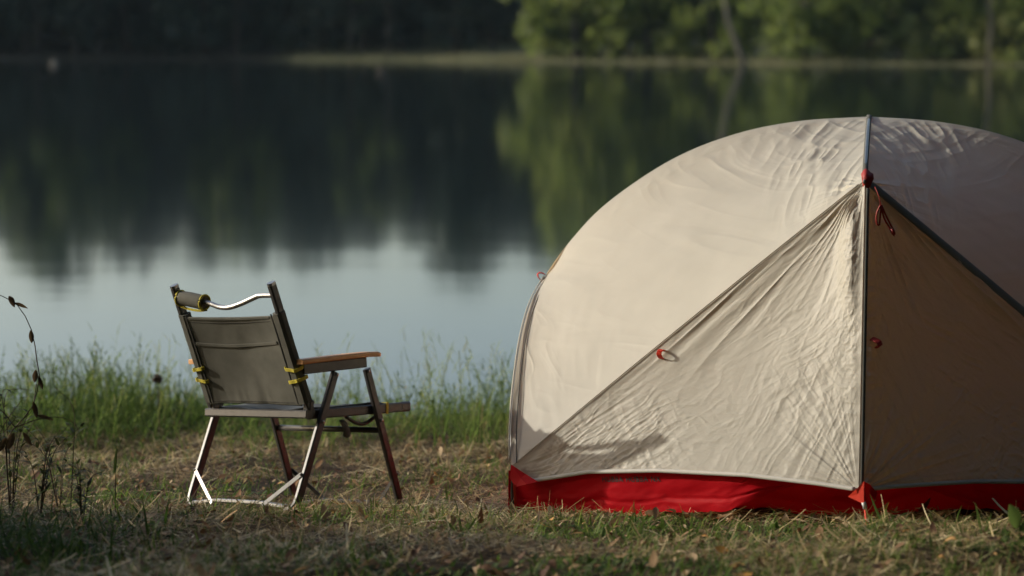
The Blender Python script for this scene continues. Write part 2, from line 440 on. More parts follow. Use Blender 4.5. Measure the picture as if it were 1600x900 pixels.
# the wood behind reads as one mass
parts = []
rs = np.random.default_rng(33)
m_wood_leaf = leaf_mat('wood_leaf', [(0, (.018, .034, .022)), (.6, (.040, .062, .034)), (1, (.085, .105, .05))], .3)  # lightened greens stand in for sun and haze on the treetops
for i in range(186):
    row = i % 3
    x = -150 + (i // 3) * 4.7 + rs.uniform(-2, 2)
    y = float(shore(np.array(x))) + 16 + row * 11 + rs.uniform(-3, 3)
    if x > -2: y += 10
    k = int(rs.integers(0, 5)); h, w, cm, tm = kinds[k]
    v = np.empty(len(cm.vertices) * 3, np.float32); cm.vertices.foreach_get('co', v); v = v.reshape(-1, 3)[: (len(v) // 3 // 4) * 4]
    tt = np.empty(len(cm.vertices), np.float32); cm.attributes['tint'].data.foreach_get('value', tt)
    s = rs.uniform(11.0, 15.4) / h * (1.0 + .05 * row) * (1.14 if x < -38 else 1); a = rs.random() * 6.28
    c_, s_ = math.cos(a), math.sin(a)
    vv = np.stack([v[:, 0] * c_ - v[:, 1] * s_, v[:, 0] * s_ + v[:, 1] * c_, v[:, 2]], 1) * s + np.array([x, y, float(gz(x, y)) - .5])
    parts.append((vv, np.arange(len(vv)).reshape(-1, 4), tt))
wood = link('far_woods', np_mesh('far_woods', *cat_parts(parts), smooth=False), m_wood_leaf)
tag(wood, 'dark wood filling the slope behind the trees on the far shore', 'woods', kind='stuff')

# ------------------------------------------------------------------ the tent
m_fly = fabric_mat('tent_fly_cloth', (.485, .470, .405), (.535, .518, .450), trans=.37, rough=.5, spec=.3, tcol=(.50, .37, .215))
m_red = fabric_mat('tent_red_cloth', (.46, .0018, .008), (.53, .0035, .012), trans=.3, rough=.6, spec=.12, mottle=14)
m_red_tab = fabric_mat('tent_red_tab', (.62, .035, .015), (.70, .05, .02), trans=.2, rough=.55)
m_dark_red = fabric_mat('dark_red_cord', (.20, .012, .010), (.28, .02, .016), trans=0)
m_seam = fabric_mat('tent_seam_tape', (.085, .088, .080), (.12, .12, .108), trans=.1, rough=.85, spec=.1)
m_strap = fabric_mat('tent_strap', (.20, .205, .185), (.25, .25, .225), trans=.1, rough=.8, spec=.1)
m_hem = fabric_mat('tent_hem', (.46, .45, .41), (.54, .52, .47), trans=.15, rough=.6)
m_pole = simple_mat('tent_pole', (.10, .10, .10), (.06, .06, .06), .35, .6)
m_print = simple_mat('print_black', (.012, .006, .006), None, .7)
m_clip = simple_mat('grey_plastic', (.45, .45, .43), (.38, .38, .36), .45)

T0 = np.array(at(1358, 182, 7.2)); U = np.array([.988, -.156, 0]); Vv = np.array([-.156, -.988, 0])
def loc(p):
    d = np.asarray(p) - T0; return np.array([d @ U, d @ Vv, p[2]])
def on_spine(px, py):
    k = (px - 800) / FPX                                 # X = k * (distance); solve on the spine's vertical plane
    # T0 + s U : x = k * y (small pitch terms kept by at())
    lo, hi = 6.0, 8.5
    for _ in range(60):
        mid = (lo + hi) / 2; q = at(px, py, mid)
        if (q - T0) @ Vv > 0: lo = mid
        else: hi = mid
    return loc(at(px, py, lo))
H = loc(at(1347, 281, 6.35)); A = loc(at(799, 730, 6.71)); S = loc(at(1349, 768, 6.02))
H[0] = 0; S[0] = 0
spine_px = [(1358, 182), (1250, 189), (1150, 209), (1050, 249), (950, 316), (890, 378), (852, 432)]
leg_px = [(829, 475), (814, 530), (804, 600), (799, 665)]
up_pts = [on_spine(*q) for q in spine_px]; up_pts[0][0] = 0; up_pts[0][1] = 0
hubL = up_pts[-1]
for (px, py), fr in zip(leg_px, (.22, .45, .68, .86)):
    Yh = (T0 + hubL[0] * U + hubL[1] * Vv)[1]; up_pts.append(loc(at(px, py, Yh + (6.71 - Yh) * fr)))
up_pts.append(A)
up_pts = np.array(up_pts)
def to_world(Lp, sl=1, sc=1):
    """tent frame to place; sl, sc mirror the near left quarter to the other three"""
    Lp = np.asarray(Lp, float); lx = Lp[..., 0] * sl; cy = Lp[..., 1] * sc; z = Lp[..., 2].copy()
    k = np.clip(1 - z / 1.0, 0, 1)
    if sc < 0: z = z - .26 * (np.abs(Lp[..., 1]) / .65) * k * .75
    if sl > 0: pass
    return np.stack([T0[0] + lx * U[0] + cy * Vv[0], T0[1] + lx * U[1] + cy * Vv[1], z], -1)
NU, NV = 640, 300
up_c = smooth_path(up_pts, NU)
diag = np.array([H * (1 - t) + A * t for t in np.linspace(0, 1, NU)])
diag[:, 2] += .006 * np.sin(np.pi * np.linspace(0, 1, NU))
def relax(G, it):
    """pull a cloth taut between its four edges"""
    for k in (8, 4, 2, 1):
        iu = np.unique(np.r_[np.arange(0, G.shape[0], k), G.shape[0] - 1]); iv = np.unique(np.r_[np.arange(0, G.shape[1], k), G.shape[1] - 1])
        g = G[np.ix_(iu, iv)]
        for _ in range(it):
            g[1:-1, 1:-1] = .25 * (g[2:, 1:-1] + g[:-2, 1:-1] + g[1:-1, 2:] + g[1:-1, :-2])
        # back onto the full grid
        t1 = np.stack([np.stack([np.interp(np.arange(G.shape[0]), iu, g[:, j, c]) for j in range(len(iv))], 1) for c in range(3)], -1)
        t2 = np.stack([np.stack([np.interp(np.arange(G.shape[1]), iv, t1[i, :, c]) for i in range(G.shape[0])], 0) for c in range(3)], -1)
        G[1:-1, 1:-1] = t2[1:-1, 1:-1]
    return G
_roof = []
def roof_panel(sl, sc, seed):
    t = np.linspace(0, 1, NV)[None, :, None]
    G = up_c[:, None] * (1 - t) + diag[:, None] * t
    bul = np.sin(np.pi * t[..., 0]) * np.sin(np.pi * np.linspace(0, 1, NU))[:, None]
    if not _roof: _roof.append(relax(G, 260))
    G = _roof[0].copy()
    G = to_world(G, sl, sc); N = grid_normals(G)
    if (N[NU // 3, NV // 2, 2]) < 0: N = -N
    # metric coordinates of the cloth
    a = np.linspace(0, 1.15, NU)[:, None] + 0 * t[..., 0]; w = np.linalg.norm(up_c - diag, axis=1)[:, None] * t[..., 0]
    d = w + a * .25
    e1 = (G[-1, -1] - G[0, 0]) * np.array([1, 1, 0]); e1 /= np.linalg.norm(e1)
    qx = (G - G[0, 0]) @ e1; qy = G[0, 0, 2] - G[..., 2]
    def creases(th, fa, fc, o, k):
        ca, sa = math.cos(th), math.sin(th)
        p_ = qx * ca - qy * sa; q_ = qx * sa + qy * ca
        wq = .8 * fbm(qx * 6 + seed + k, qy * 6 - k, 3)
        v = ridged(p_ * fa + wq * .6 + k, q_ * fc + wq + seed * 1.7 + k, o)
        return np.sign(v) * np.abs(v) ** 1.35
    pt_ = np.clip(.5 + .9 * fbm(qx * 4 + seed, qy * 4, 2), 0, 1.4)
    wr = .0015 * creases(-.68, 5, 42, 2, 2.0) * pt_ * (.3 + .9 * t[..., 0] ** 1.5)
    wr = wr + .0012 * creases(-1.05, 7, 40, 2, 6.0) * (1.3 - pt_) * (1 - t[..., 0])
    wr = wr + .00050 * 1.9 * creases(-.82, 6, 46, 2, 8.0) * pt_
    # folds that fan out of the peak along the cross pole and of the hub
    rH = np.linalg.norm(G - G[0, -1], axis=2); ang = np.arctan2(a, w.max() - w + 1e-6)
    wr = wr + .0045 * ridged(ang * 7 + seed, rH * 1.5, 2) * np.exp(-(rH / .16) ** 2) * sstep(.0, .05, a)
    fold = np.exp(-((a - .10) / .09) ** 2)
    wr = wr + .0042 * fold * ridged((a * 26 - w * 7) + seed, w * 4 + a * 6, 2)
    wr = wr + .0024 * np.exp(-(w / .07) ** 2) * np.exp(-(a / .5) ** 2) * fbm(a * 38, w * 60 + seed, 3)
    wr = wr + .0006 * fbm(a * 14 + seed, w * 16, 2)
    edge = np.minimum(1, np.minimum(t[..., 0], 1 - t[..., 0]) * 14)
    G = G + N * ((wr * edge) + .016 * bul)[..., None]
    if sc < 0: G = G[np.r_[np.arange(0, NU - 1, 5), NU - 1]][:, np.r_[np.arange(0, NV - 1, 4), NV - 1]]
    return G
def sheet(name, G, m, parent):
    return link(name, np_mesh(name, G.reshape(-1, 3), grid_faces(G.shape[0], G.shape[1])), m, parent)
tent = empty('tent', to_world(np.array([0, 0, -.15])), 'beige dome tent with red lower band pitched on the grass by the lake', 'tent')
tent_inv = Vector(tent.location)
def tparent(o):
    o.parent = tent; o.matrix_parent_inverse = Matrix.Translation(-tent_inv); return o
fly_root = None
def fly_sheet(name, G):
    return tparent(sheet(name, G, m_fly, None))
roof_near = roof_panel(1, 1, 5.0)
fly_sheet('roof_panel', roof_near); roof_right = roof_panel(-1, 1, 23.0); fly_sheet('roof_panel', roof_right)
fly_sheet('roof_panel', roof_panel(1, -1, 41.0)); fly_sheet('roof_panel', roof_panel(-1, -1, 57.0))
def vestibule(sl, sc, seed):
    n1, n2 = (440, 420) if sc > 0 else (90, 90)
    s = np.linspace(0.0, 1, n1)[:, None, None]; r = np.linspace(0, 1, n2)[None, :, None]
    D = H * (1 - s) + A * s; D[..., 2] += .006 * np.sin(np.pi * s[..., 0])
    E = H * (1 - s) + S * s
    E[..., 1] += .03 * np.sin(np.pi * s[..., 0]) * (1 - s[..., 0])
    G = D * (1 - r) + E * r
    s2, r2 = s[..., 0], r[..., 0]
    G[..., 2] += s2 ** 5 * np.interp(r2, [0, .04, .075, .24, .45, .7, .9, 1], [0, -.03, -.037, -.003, .014, .018, .008, 0])
    G = to_world(G, sl, sc); N = grid_normals(G)
    if (N[n1 // 2, n2 // 2] @ (Vv * sc)) < 0: N = -N
    rr = np.linalg.norm(G - G[0, 0], axis=2)                      # from the hub
    wid = np.linalg.norm(A - S) * s2 * r2; dn = s2 * .95
    rS = np.linalg.norm(G - G[-1, -1], axis=2); rA = np.linalg.norm(G - G[-1, 0], axis=2)
    e1 = (G[-1, -1] - G[-1, 0]) * np.array([1, 1, 0]); e1 /= np.linalg.norm(e1)
    px = (G - G[0, 0]) @ e1; py = G[0, 0, 2] - G[..., 2]
    # long folds from the hub along the diagonal
    wr = .0055 * ridged(r2 * 13 + .6 * vnoise(dn * 4, r2 * 5) + seed, dn * 2.0, 1) * np.exp(-((r2 - .16) / .17) ** 2) * sstep(.02, .12, s2) * (1 - sstep(.35, .8, s2))
    wr = wr + .0045 * ridged(r2 * 15 + seed * 2, dn * 3, 1) * np.exp(-(rr / .30) ** 2) * sstep(.02, .1, s2)
    # crumples all over: they run along the diagonal at the left and hang down at the right
    def creases(th, fa, fc, o, k):
        ca, sa = math.cos(th), math.sin(th)
        p_ = px * ca + py * sa; q_ = -px * sa + py * ca
        wq = .9 * fbm(px * 7 + seed + k, py * 7 - k, 3)
        v = ridged(p_ * fa + wq * .6 + k, q_ * fc + wq + seed * 1.7 + k, o)
        return np.sign(v) * np.abs(v) ** 1.35
    wl_ = np.clip(1 - r2 * 1.7, 0, 1); wr_ = sstep(.45, .95, r2); wm_ = 1 - .6 * wl_ - .5 * wr_
    patch_ = np.clip(.62 + 1.0 * fbm(px * 4 + 3 * seed, py * 4, 2), .12, 1.5)
    wr = wr + .00095 * creases(-.80, 8, 66, 2, 1.0) * (.2 + wl_) * patch_
    wr = wr + .00095 * creases(-.60, 9, 62, 2, 5.0) * wm_ * patch_
    wr = wr + .00100 * creases(-1.25, 9, 64, 2, 9.0) * (.10 + wr_) * (1.15 - .5 * patch_)
    wr = wr + .00070 * creases(.70, 12, 70, 2, 13.0) * sstep(.25, .9, s2) * patch_
    wr = wr + .00070 * creases(.05, 12, 60, 2, 15.0) * sstep(.5, .9, s2) * (1 - wr_)
    wr = wr + .0013 * creases(-.85, 5, 20, 1, 17.0) * (.3 + .5 * wl_)
    wr = wr + .0014 * creases(-1.2, 5, 22, 1, 19.0) * wr_
    dz_ = (1 - r2) * s2 * 1.08
    if sl > 0: wr = wr + .020 * np.exp(-((dz_ - .040) / .030) ** 2) * sstep(.03, .12, s2) * (1 - sstep(.26, .5, s2))
    wr = wr + .0011 * np.exp(-(dz_ / .08) ** 2) * ridged(px * 70, py * 60 + seed, 2) * sstep(.1, .2, s2) * (1 - sstep(.5, .7, s2))
    # fans out of the two lower corners
    aS = np.arctan2(np.linalg.norm(A - S) * (1 - r2) * s2, (1 - s2) * .95 + 1e-6)
    wr = wr + .0024 * ridged(aS * 9 + seed, rS * 3, 2) * np.exp(-(rS / .30) ** 2)
    aA = np.arctan2(wid, (1 - s2) * .95 + 1e-6)
    wr = wr + .0014 * ridged(aA * 11 + seed, rA * 3, 2) * np.exp(-(rA / .45) ** 2)
    # puckers along the zip
    wr = wr + .0026 * np.exp(-((1 - r2) * s2 / .045) ** 2) * ridged(dn * 34 + seed, r2 * 6, 2)
    wr = wr + .00012 * fbm(px * 110, py * 110 + seed, 2)
    edge = np.minimum(1, np.minimum(r2, 1 - r2) * s2 * 40) * sstep(0, .02, 1 - s2 + .004)
    sag = -.022 * np.sin(np.pi * r2) * np.sin(np.pi * s2 ** .8)
    wr = wr * (1.9 if sl < 0 else .74)
    G = G + N * (wr * edge + sag)[..., None]
    return G
vest_l = vestibule(1, 1, 3.0); vest_r = vestibule(-1, 1, 13.0)
fly_sheet('vestibule_panel', vest_l); fly_sheet('vestibule_panel', vest_r)
fly_sheet('vestibule_panel', vestibule(1, -1, 29.0)); fly_sheet('vestibule_panel', vestibule(-1, -1, 37.0))
# end walls between the two legs
def end_wall(sl):
    leg = up_c[np.argmin(np.linalg.norm(up_c - hubL, axis=1)):]
    leg = leg[np.r_[np.arange(0, len(leg) - 1, 4), len(leg) - 1]]; n1 = len(leg); r = np.linspace(0, 1, 60)[None, :, None]
    a = to_world(leg, sl, 1)[:, None]; b2 = to_world(leg, sl, -1)[:, None]
    G = a * (1 - r) + b2 * r
    G = G + (U * sl)[None, None] * (.05 * np.sin(np.pi * r) * np.linspace(0, 1, n1)[:, None, None])
    fly_sheet('end_panel', G)
end_wall(1); end_wall(-1)
# tapes over the seams
def tape(name, pts, width, m, nrm, th=.0016, lift=.002, smooth=True):
    """a flat tape that follows a seam"""
    P = [Vector(p) for p in pts]; mb = MB(); rows = []
    for i, p in enumerate(P):
        d = (P[min(i + 1, len(P) - 1)] - P[max(i - 1, 0)]).normalized()
        nn = Vector(nrm[i] if not np.isscalar(nrm[0]) else nrm); sd = d.cross(nn).normalized(); nn = sd.cross(d).normalized()
        wd = width[i] if hasattr(width, '__len__') else width
        rows.append([p + nn * lift - sd * wd / 2, p + nn * (lift + th), p + nn * lift + sd * wd / 2])
    V = [q for r_ in rows for q in r_]; F = []
    for i in range(len(P) - 1):
        for j in range(2): F.append((i * 3 + j, i * 3 + j + 1, (i + 1) * 3 + j + 1, (i + 1) * 3 + j))
    mb.add(V, F)
    return tparent(mb.build(name, m, None, smooth, solid=.0012))
toward = np.array([0, -1, .35])
for sl in (1, -1):
    for sc in (1, -1):
        c = to_world(diag, sl, sc)[10:-7:7]
        wdt = np.linspace(.0026, .0022, len(c)) if sl > 0 else np.linspace(.020, .024, len(c))
        tape('seam_tape', c, wdt, m_fly if sl > 0 else m_strap, Vv * sc * .85 + np.array([0, 0, .5]) - U * sl * .15, lift=.0022)
for sc in (1, -1):
    c = to_world(np.array([up_pts[0] * (1 - t) + H * t + np.array([0, 0, .012 * math.sin(math.pi * t)]) for t in np.linspace(0, 1, 14)]), 1, sc)
    tape('cross_tape', c, .015, m_seam, np.array([0, 0, 1.0]) + Vv * sc * .4, lift=.004)
    c = to_world(np.array([H * (1 - t) + S * t + np.array([0, .03 * math.sin(math.pi * t) * (1 - t), 0]) for t in np.linspace(.03, 1, 30)]), 1, sc)
    tape('zip_flap', c + U * .007, .009, m_seam, Vv * sc + np.array([0, 0, .25]) + U * .35, lift=.004)
# hems
for (G, sl, sc) in ((vest_l, 1, 1), (vest_r, -1, 1)):
    tape('hem', G[-1][4:-4:3] + np.array([0, 0, .004]), .011, m_hem, toward, lift=.003)
# leg sleeves and ridge pole
leg_i = np.argmin(np.linalg.norm(up_c - hubL, axis=1))
for sl in (1, -1):
    c = to_world(up_c[leg_i:-1:9], sl, 1)
    tape('leg_sleeve', c + Vv * .010, .007, m_fly, Vv * .8 - U * sl * .45, lift=.004)
    tape('leg_seam', c + U * sl * .020 + Vv * .012, .0028, m_seam, Vv * .9 - U * sl * .3, lift=.004)
    for sc in (1, -1):
        m = MB(); c = to_world(up_c[leg_i::9], sl, sc) - np.array([0, 0, .004]) - Vv * sc * .012
        foot = c[-1].copy(); foot[2] = float(gz(foot[0], foot[1])) - .01
        m.tube(list(c) + [foot], .0045, 8); tparent(m.build('leg_pole', m_pole, None, True))
m = MB(); c = np.concatenate([to_world(up_c[leg_i:0:-10], 1, 1), to_world(up_c[0:leg_i:10], -1, 1)]) - np.array([0, 0, .007]) - Vv * .002
m.tube(c, .0045, 8); tparent(m.build('ridge_pole', m_pole, None, True))
m = MB(); m.tube(to_world(np.array([[0, k, up_pts[0][2] - (up_pts[0][2] - H[2]) * (abs(k) / H[1]) ** 1.6 - .004] for k in np.linspace(-H[1] - .01, H[1] + .01, 21)])), .0045, 8)
tparent(m.build('cross_pole', m_pole, None, True))
# red cap where the cross pole ends
Hw = to_world(H)
def patch(name, pts, m, parent=None, th=.0015):
    mb = MB(); c = sum((Vector(p) for p in pts), Vector()) / len(pts)
    V = [c] + [Vector(p) for p in pts]; F = [(0, i + 1, (i + 1) % len(pts) + 1) for i in range(len(pts))]
    mb.add(V, F); return tparent(mb.build(name, m, None, False, solid=th))
m = MB(); ring = []
for k in range(14):
    a = 2 * math.pi * k / 14
    rr_ = 1 + .16 * math.sin(3 * a + 1) + .08 * math.sin(5 * a)
    q_ = Vector(Hw) + Vector(U) * (.015 * rr_ * math.cos(a) + .006) + Vector((0, 0, 1)) * (.026 * rr_ * math.sin(a) + .002)
    q_ += Vector(Vv) * (.008 - .022 * max(0, math.sin(a)) - .010 * abs(math.cos(a)))
    ring.append(q_)
m.add([Vector(Hw) + Vector(Vv) * .011 + Vector((.002, 0, .004))] + ring, [(0, i + 1, (i + 1) % 14 + 1) for i in range(14)])
tparent(m.build('pole_cap', m_dark_red, None, True, solid=.002))
m = MB(); m.tube([Hw + Vv * .000, Hw + Vv * .016 - np.array([0, 0, .004])], .0045, 8); tparent(m.build('pole_tip', m_pole, None, True))
# cords that dangle below it
def P3(px, py, Y): return at(px, py, Y)
Yc = 6.285
m = MB()
m.tube(smooth_path([P3(1367, 292, Yc + .02), P3(1373, 306, Yc), P3(1376, 320, Yc)], 10), .0012, 6)
for lp in ([(1376, 320), (1370, 334), (1370, 348), (1374, 352), (1375, 340), (1377, 322)], [(1377, 320), (1384, 336), (1391, 350), (1398, 364), (1396, 368), (1390, 356), (1382, 342), (1377, 324)]):
    m.tube(smooth_path([P3(x, y, Yc - .004) for x, y in lp], 26), .0026, 7)
m.tube([P3(1394, 357, Yc - .006), P3(1397, 367, Yc - .006)], .0045, 7)
tparent(m.build('toggle_cord', m_dark_red, None, True))
# small red tabs
def on_sheet(G, px, py):
    """the point of a cloth sheet seen at a spot of the photograph"""
    q = G.reshape(-1, 3); d = q - np.array([0, 0, CAM_H]); df = d[:, 1] * _cp - d[:, 2] * _sp; up = d[:, 1] * _sp + d[:, 2] * _cp
    e = (800 + FPX * d[:, 0] / df - px) ** 2 + (450 - FPX * up / df - py) ** 2
    return q[np.argmin(e)]
def tab(p, out, down, size, m, name='guy_loop'):
    p = Vector(p); out = Vector(out).normalized(); dn = Vector(down).normalized(); sd = out.cross(dn).normalized(); mb = MB()
    pr = []
    for k in range(9):
        a = math.pi * k / 8
        pr.append(p + out * size * 1.15 * math.sin(a) + dn * size * (.5 - .5 * math.cos(a)) * 1.2 - dn * size * .4)
    mb.sweep(pr, rect(size * .75, size * .16), sd.cross(out))
    V = pr
    return tparent(mb.build(name, m, None, False))
tab(on_sheet(vest_l, 1035, 551), Vv - U * .35 + np.array([0, 0, .3]), (-.1, 0, -1), .020, m_red_tab)
tab(on_sheet(vest_r, 1364, 533), Vv + U * .9, (.5, 0, -.8), .020, m_dark_red)
tab(to_world(hubL) + np.array([-.004, 0, 0]), np.array([-1, -.2, .7]), (-.5, 0, -1), .018, m_red_tab)
# red corner at the left foot: a triangle and two straps down to the ground
An = to_world(A)
off = Vv * .010
patch('corner_patch', [P3(799, 726, 6.69), P3(822, 741, 6.66), P3(841, 753, 6.625), P3(822, 757, 6.64), P3(805, 761, 6.67), P3(796, 745, 6.69)], m_red)
for (xa, xb, yy) in ((796.5, 795.5, 6.69), (803.5, 807, 6.66)):
    m = MB(); m.sweep([P3(xa, 735 if xa < 800 else 757, yy), P3((xa + xb) / 2, 780, yy), P3(xb, 812, yy)], rect(.007, .002), (0, -1, 0)); tparent(m.build('corner_strap', m_red_tab if xa > 800 else m_red, None))
m = MB(); m.sweep([P3(801, 745, 6.72), P3(801, 812, 6.72)], rect(.010, .008), (0, -1, 0)); tparent(m.build('pole_foot', m_pole, None))
# orange red corner at the vestibule peg
def vt(px, py, Y): return P3(px, py, Y)
patch('peg_tab', [vt(1350, 752, 5.995), vt(1338, 764, 6.0), vt(1325, 776, 6.015), vt(1338, 782, 6.0), vt(1350, 788, 5.985)], m_red_tab)
patch('peg_tab', [vt(1350, 752, 5.995), vt(1359, 757, 6.01), vt(1371, 770, 6.045), vt(1366, 784, 6.04), vt(1350, 788, 5.985)], m_red)
# the red floor band
def tub():
    n1 = 240; L = np.linspace(-.985, .985, n1)
    Gs = []
    for sc in (1, -1):
        c0 = .60 + 0 * L
        rows = []
        for k, hh in enumerate(np.linspace(0, 1, 22)):
            c = (c0 - .055 * hh + .010 * np.sin(np.pi * hh)) * sc
            w = to_world(np.stack([L * (1 - .012 * hh), np.abs(c), L * 0], 1), 1, sc)
            g = gz(w[:, 0], w[:, 1]) if True else 0
            base = g + .014
            w[:, 2] = base + hh * .185
            rip = .004 * ridged(L * 5, hh * 2.2 + 4, 2) + .006 * np.exp(-((hh - .22 - .06 * np.sin(L * 6)) / .05) ** 2) * -1
            w += (Vv * sc)[None] * rip[:, None]
            rows.append(w)
        Gs.append(np.stack(rows, 1))
    return Gs
tubs = tub()
for G in tubs: tparent(sheet('floor_band', G, m_red, None))
def near_band(V_, sl):
    hem = V_[-1]; n2 = len(hem); idx = np.linspace(0, int(n2 * .93), 200).astype(int); top = hem[idx]; r_ = idx / (n2 - 1)
    rows = []
    for hh in np.linspace(0, 1, 26):
        zt_ = top[:, 2] + .012; g = gz(top[:, 0], top[:, 1] + .02)
        zb_ = g + .010 + .030 * r_; kb = sstep(.62, .90, r_); zb_ = zb_ * (1 - kb) + (top[:, 2] - .004) * kb
        w_ = top - Vv * (.010 + .012 * hh + .03 * kb[:, None] * hh); w_[:, 2] = zt_ * (1 - hh) + zb_ * hh
        ln_ = hh - .74 - .08 * np.sin(r_ * 7 + 1) * r_
        rip = (.0012 + .003 * hh) * fbm(r_ * 9 + 3 * sl, hh * 2 + 7, 3) + .003 * hh * ridged(r_ * 4 + hh * 3 + sl, hh * 2.5 - r_ * 5, 1) - .004 * np.exp(-(ln_ / .03) ** 2) + .0008 * ridged(r_ * 22 + hh * 6, hh * 5 - r_ * 9, 2)
        rows.append(w_ + Vv[None] * (rip * sstep(.05, .25, np.full_like(r_, hh)) - .002)[:, None])
    return np.stack(rows, 1)
bands = [near_band(vest_l, 1), near_band(vest_r, -1)]
for G in bands: tparent(sheet('floor_band', G, m_red, None))
for e in (0, -1):
    r = np.linspace(0, 1, 30)[:, None, None]
    G = tubs[0][e][None] * (1 - r) + tubs[1][e][None] * r; tparent(sheet('floor_band_end', G, m_red, None))
Gf = tubs[0][:, 0][:, None] * (1 - np.linspace(0, 1, 12)[None, :, None]) + tubs[1][:, 0][:, None] * np.linspace(0, 1, 12)[None, :, None]
tparent(sheet('floor_sheet', Gf + np.array([0, 0, .004]), m_red, None))
# the printed name on the band
tc = bpy.data.curves.new('print', 'FONT'); tc.body = 'HUBBA HUBBA NX'; tc.size = .0205; tc.align_x = 'CENTER'; tc.align_y = 'CENTER'; tc.extrude = 0; tc.space_character = 1.16; tc.offset = .00035
to = bpy.data.objects.new('print_tmp', tc); col.objects.link(to)
bpy.context.view_layer.update()
me = bpy.data.meshes.new_from_object(to.evaluated_get(bpy.context.evaluated_depsgraph_get()))
bpy.data.objects.remove(to)
pl, pr, pc = on_sheet(bands[0], 945, 749), on_sheet(bands[0], 1025, 748), on_sheet(bands[0], 985, 749)
ex = Vector(pr - pl).normalized(); pu = Vector(on_sheet(bands[0], 985, 744) - on_sheet(bands[0], 985, 768)).normalized(); ez = ex.cross(pu).normalized(); ey = ez.cross(ex)
M = Matrix((ex, ey, ez)).transposed().to_4x4(); M.translation = Vector(pc) + ez * .0022
me.transform(M)
# the print lies on the cloth
bq = bands[0].reshape(-1, 3); rel = bq - np.array(M.translation); bu = rel @ np.array(ex); bv = rel @ np.array(ey); bw = rel @ np.array(ez)
for v_ in me.vertices:
    d_ = v_.co - M.translation; a_, b_2 = d_.dot(ex), d_.dot(ey)
    w2 = 1 / ((bu - a_) ** 2 + (bv - b_2) ** 2 + 4e-6) ** 2; w2[np.abs(bw) > .03] = 0
    dz = float((bw * w2).sum() / w2.sum()); v_.co = M.translation + ex * a_ + ey * b_2 + ez * (dz + .0016)
o = link('printed_name', me, m_print); tparent(o); 
# peg
peg = empty('tent_peg', at(1357, 836, 6.0), 'thin red metal peg driven into the grass under the tent flap tip', 'peg')
m = MB(); a, b_ = Vector(P3(1352, 793, 5.99)), Vector(P3(1358, 842, 5.985)); m.tube([a, b_], .0042, 8); o = m.build('shaft', m_red_tab, None, True); o.parent = peg; o.matrix_parent_inverse = Matrix.Translation(-peg.location)
m = MB(); m.tube([Vector(P3(1349.5, 785, 5.985)), Vector(P3(1352.3, 795, 5.985))], .0058, 8); o = m.build('clip', m_clip, None, True); o.parent = peg; o.matrix_parent_inverse = Matrix.Translation(-peg.location)

# ------------------------------------------------------------------ the chair
m_metal = simple_mat('dark_aluminium', (.060, .058, .057), (.046, .044, .043), .40, .25, scale=60, bump=.05)
m_bright = simple_mat('brushed_steel', (.34, .34, .34), (.27, .27, .27), .45, 1.0, scale=60)
m_wood = simple_mat('oiled_wood', (.62, .32, .125), (.52, .245, .088), .5, 0, scale=14)
m_cloth = fabric_mat('grey_canvas', (.100, .100, .086), (.126, .125, .108), trans=.06, rough=.85, spec=.1, weave=1400, mottle=25, bump=.35)
m_seat = fabric_mat('slate_seat_cloth', (.075, .085, .092), (.095, .105, .112), trans=.05, rough=.85, spec=.1, weave=1400, mottle=25, bump=.35)
m_yellow = fabric_mat('yellow_webbing', (.42, .36, .035), (.50, .43, .05), trans=0, rough=.7, mottle=80)
m_stitch = fabric_mat('seam_thread', (.025, .025, .022), (.035, .034, .03), trans=0, rough=.9)
chair = empty('camping_chair', (-.6595, 6.952, -.1231), 'low folding camp chair with grey canvas back and wooden armrests facing the lake', 'chair')
chair.rotation_mode = 'YXZ'; chair.rotation_euler = (-.1469, -.0857, -.7012)
w, wl, zs, zsf, zt = .199, .212, .273, .309, .630
ypb, ypt, ysr, ysf = -.111, -.286, -.125, .298
X1, Y1, Z1 = Vector((1, 0, 0)), Vector((0, 1, 0)), Vector((0, 0, 1))
def post(x, z): t = (z - zs) / (zt - zs); return Vector((x, ypb + (ypt - ypb) * t, z))
pd = (post(0, zt) - post(0, zs)).normalized(); pn = pd.cross(X1).normalized()      # pn: along the back's normal
if pn.y > 0: pn = -pn                                                                # out of the rear face
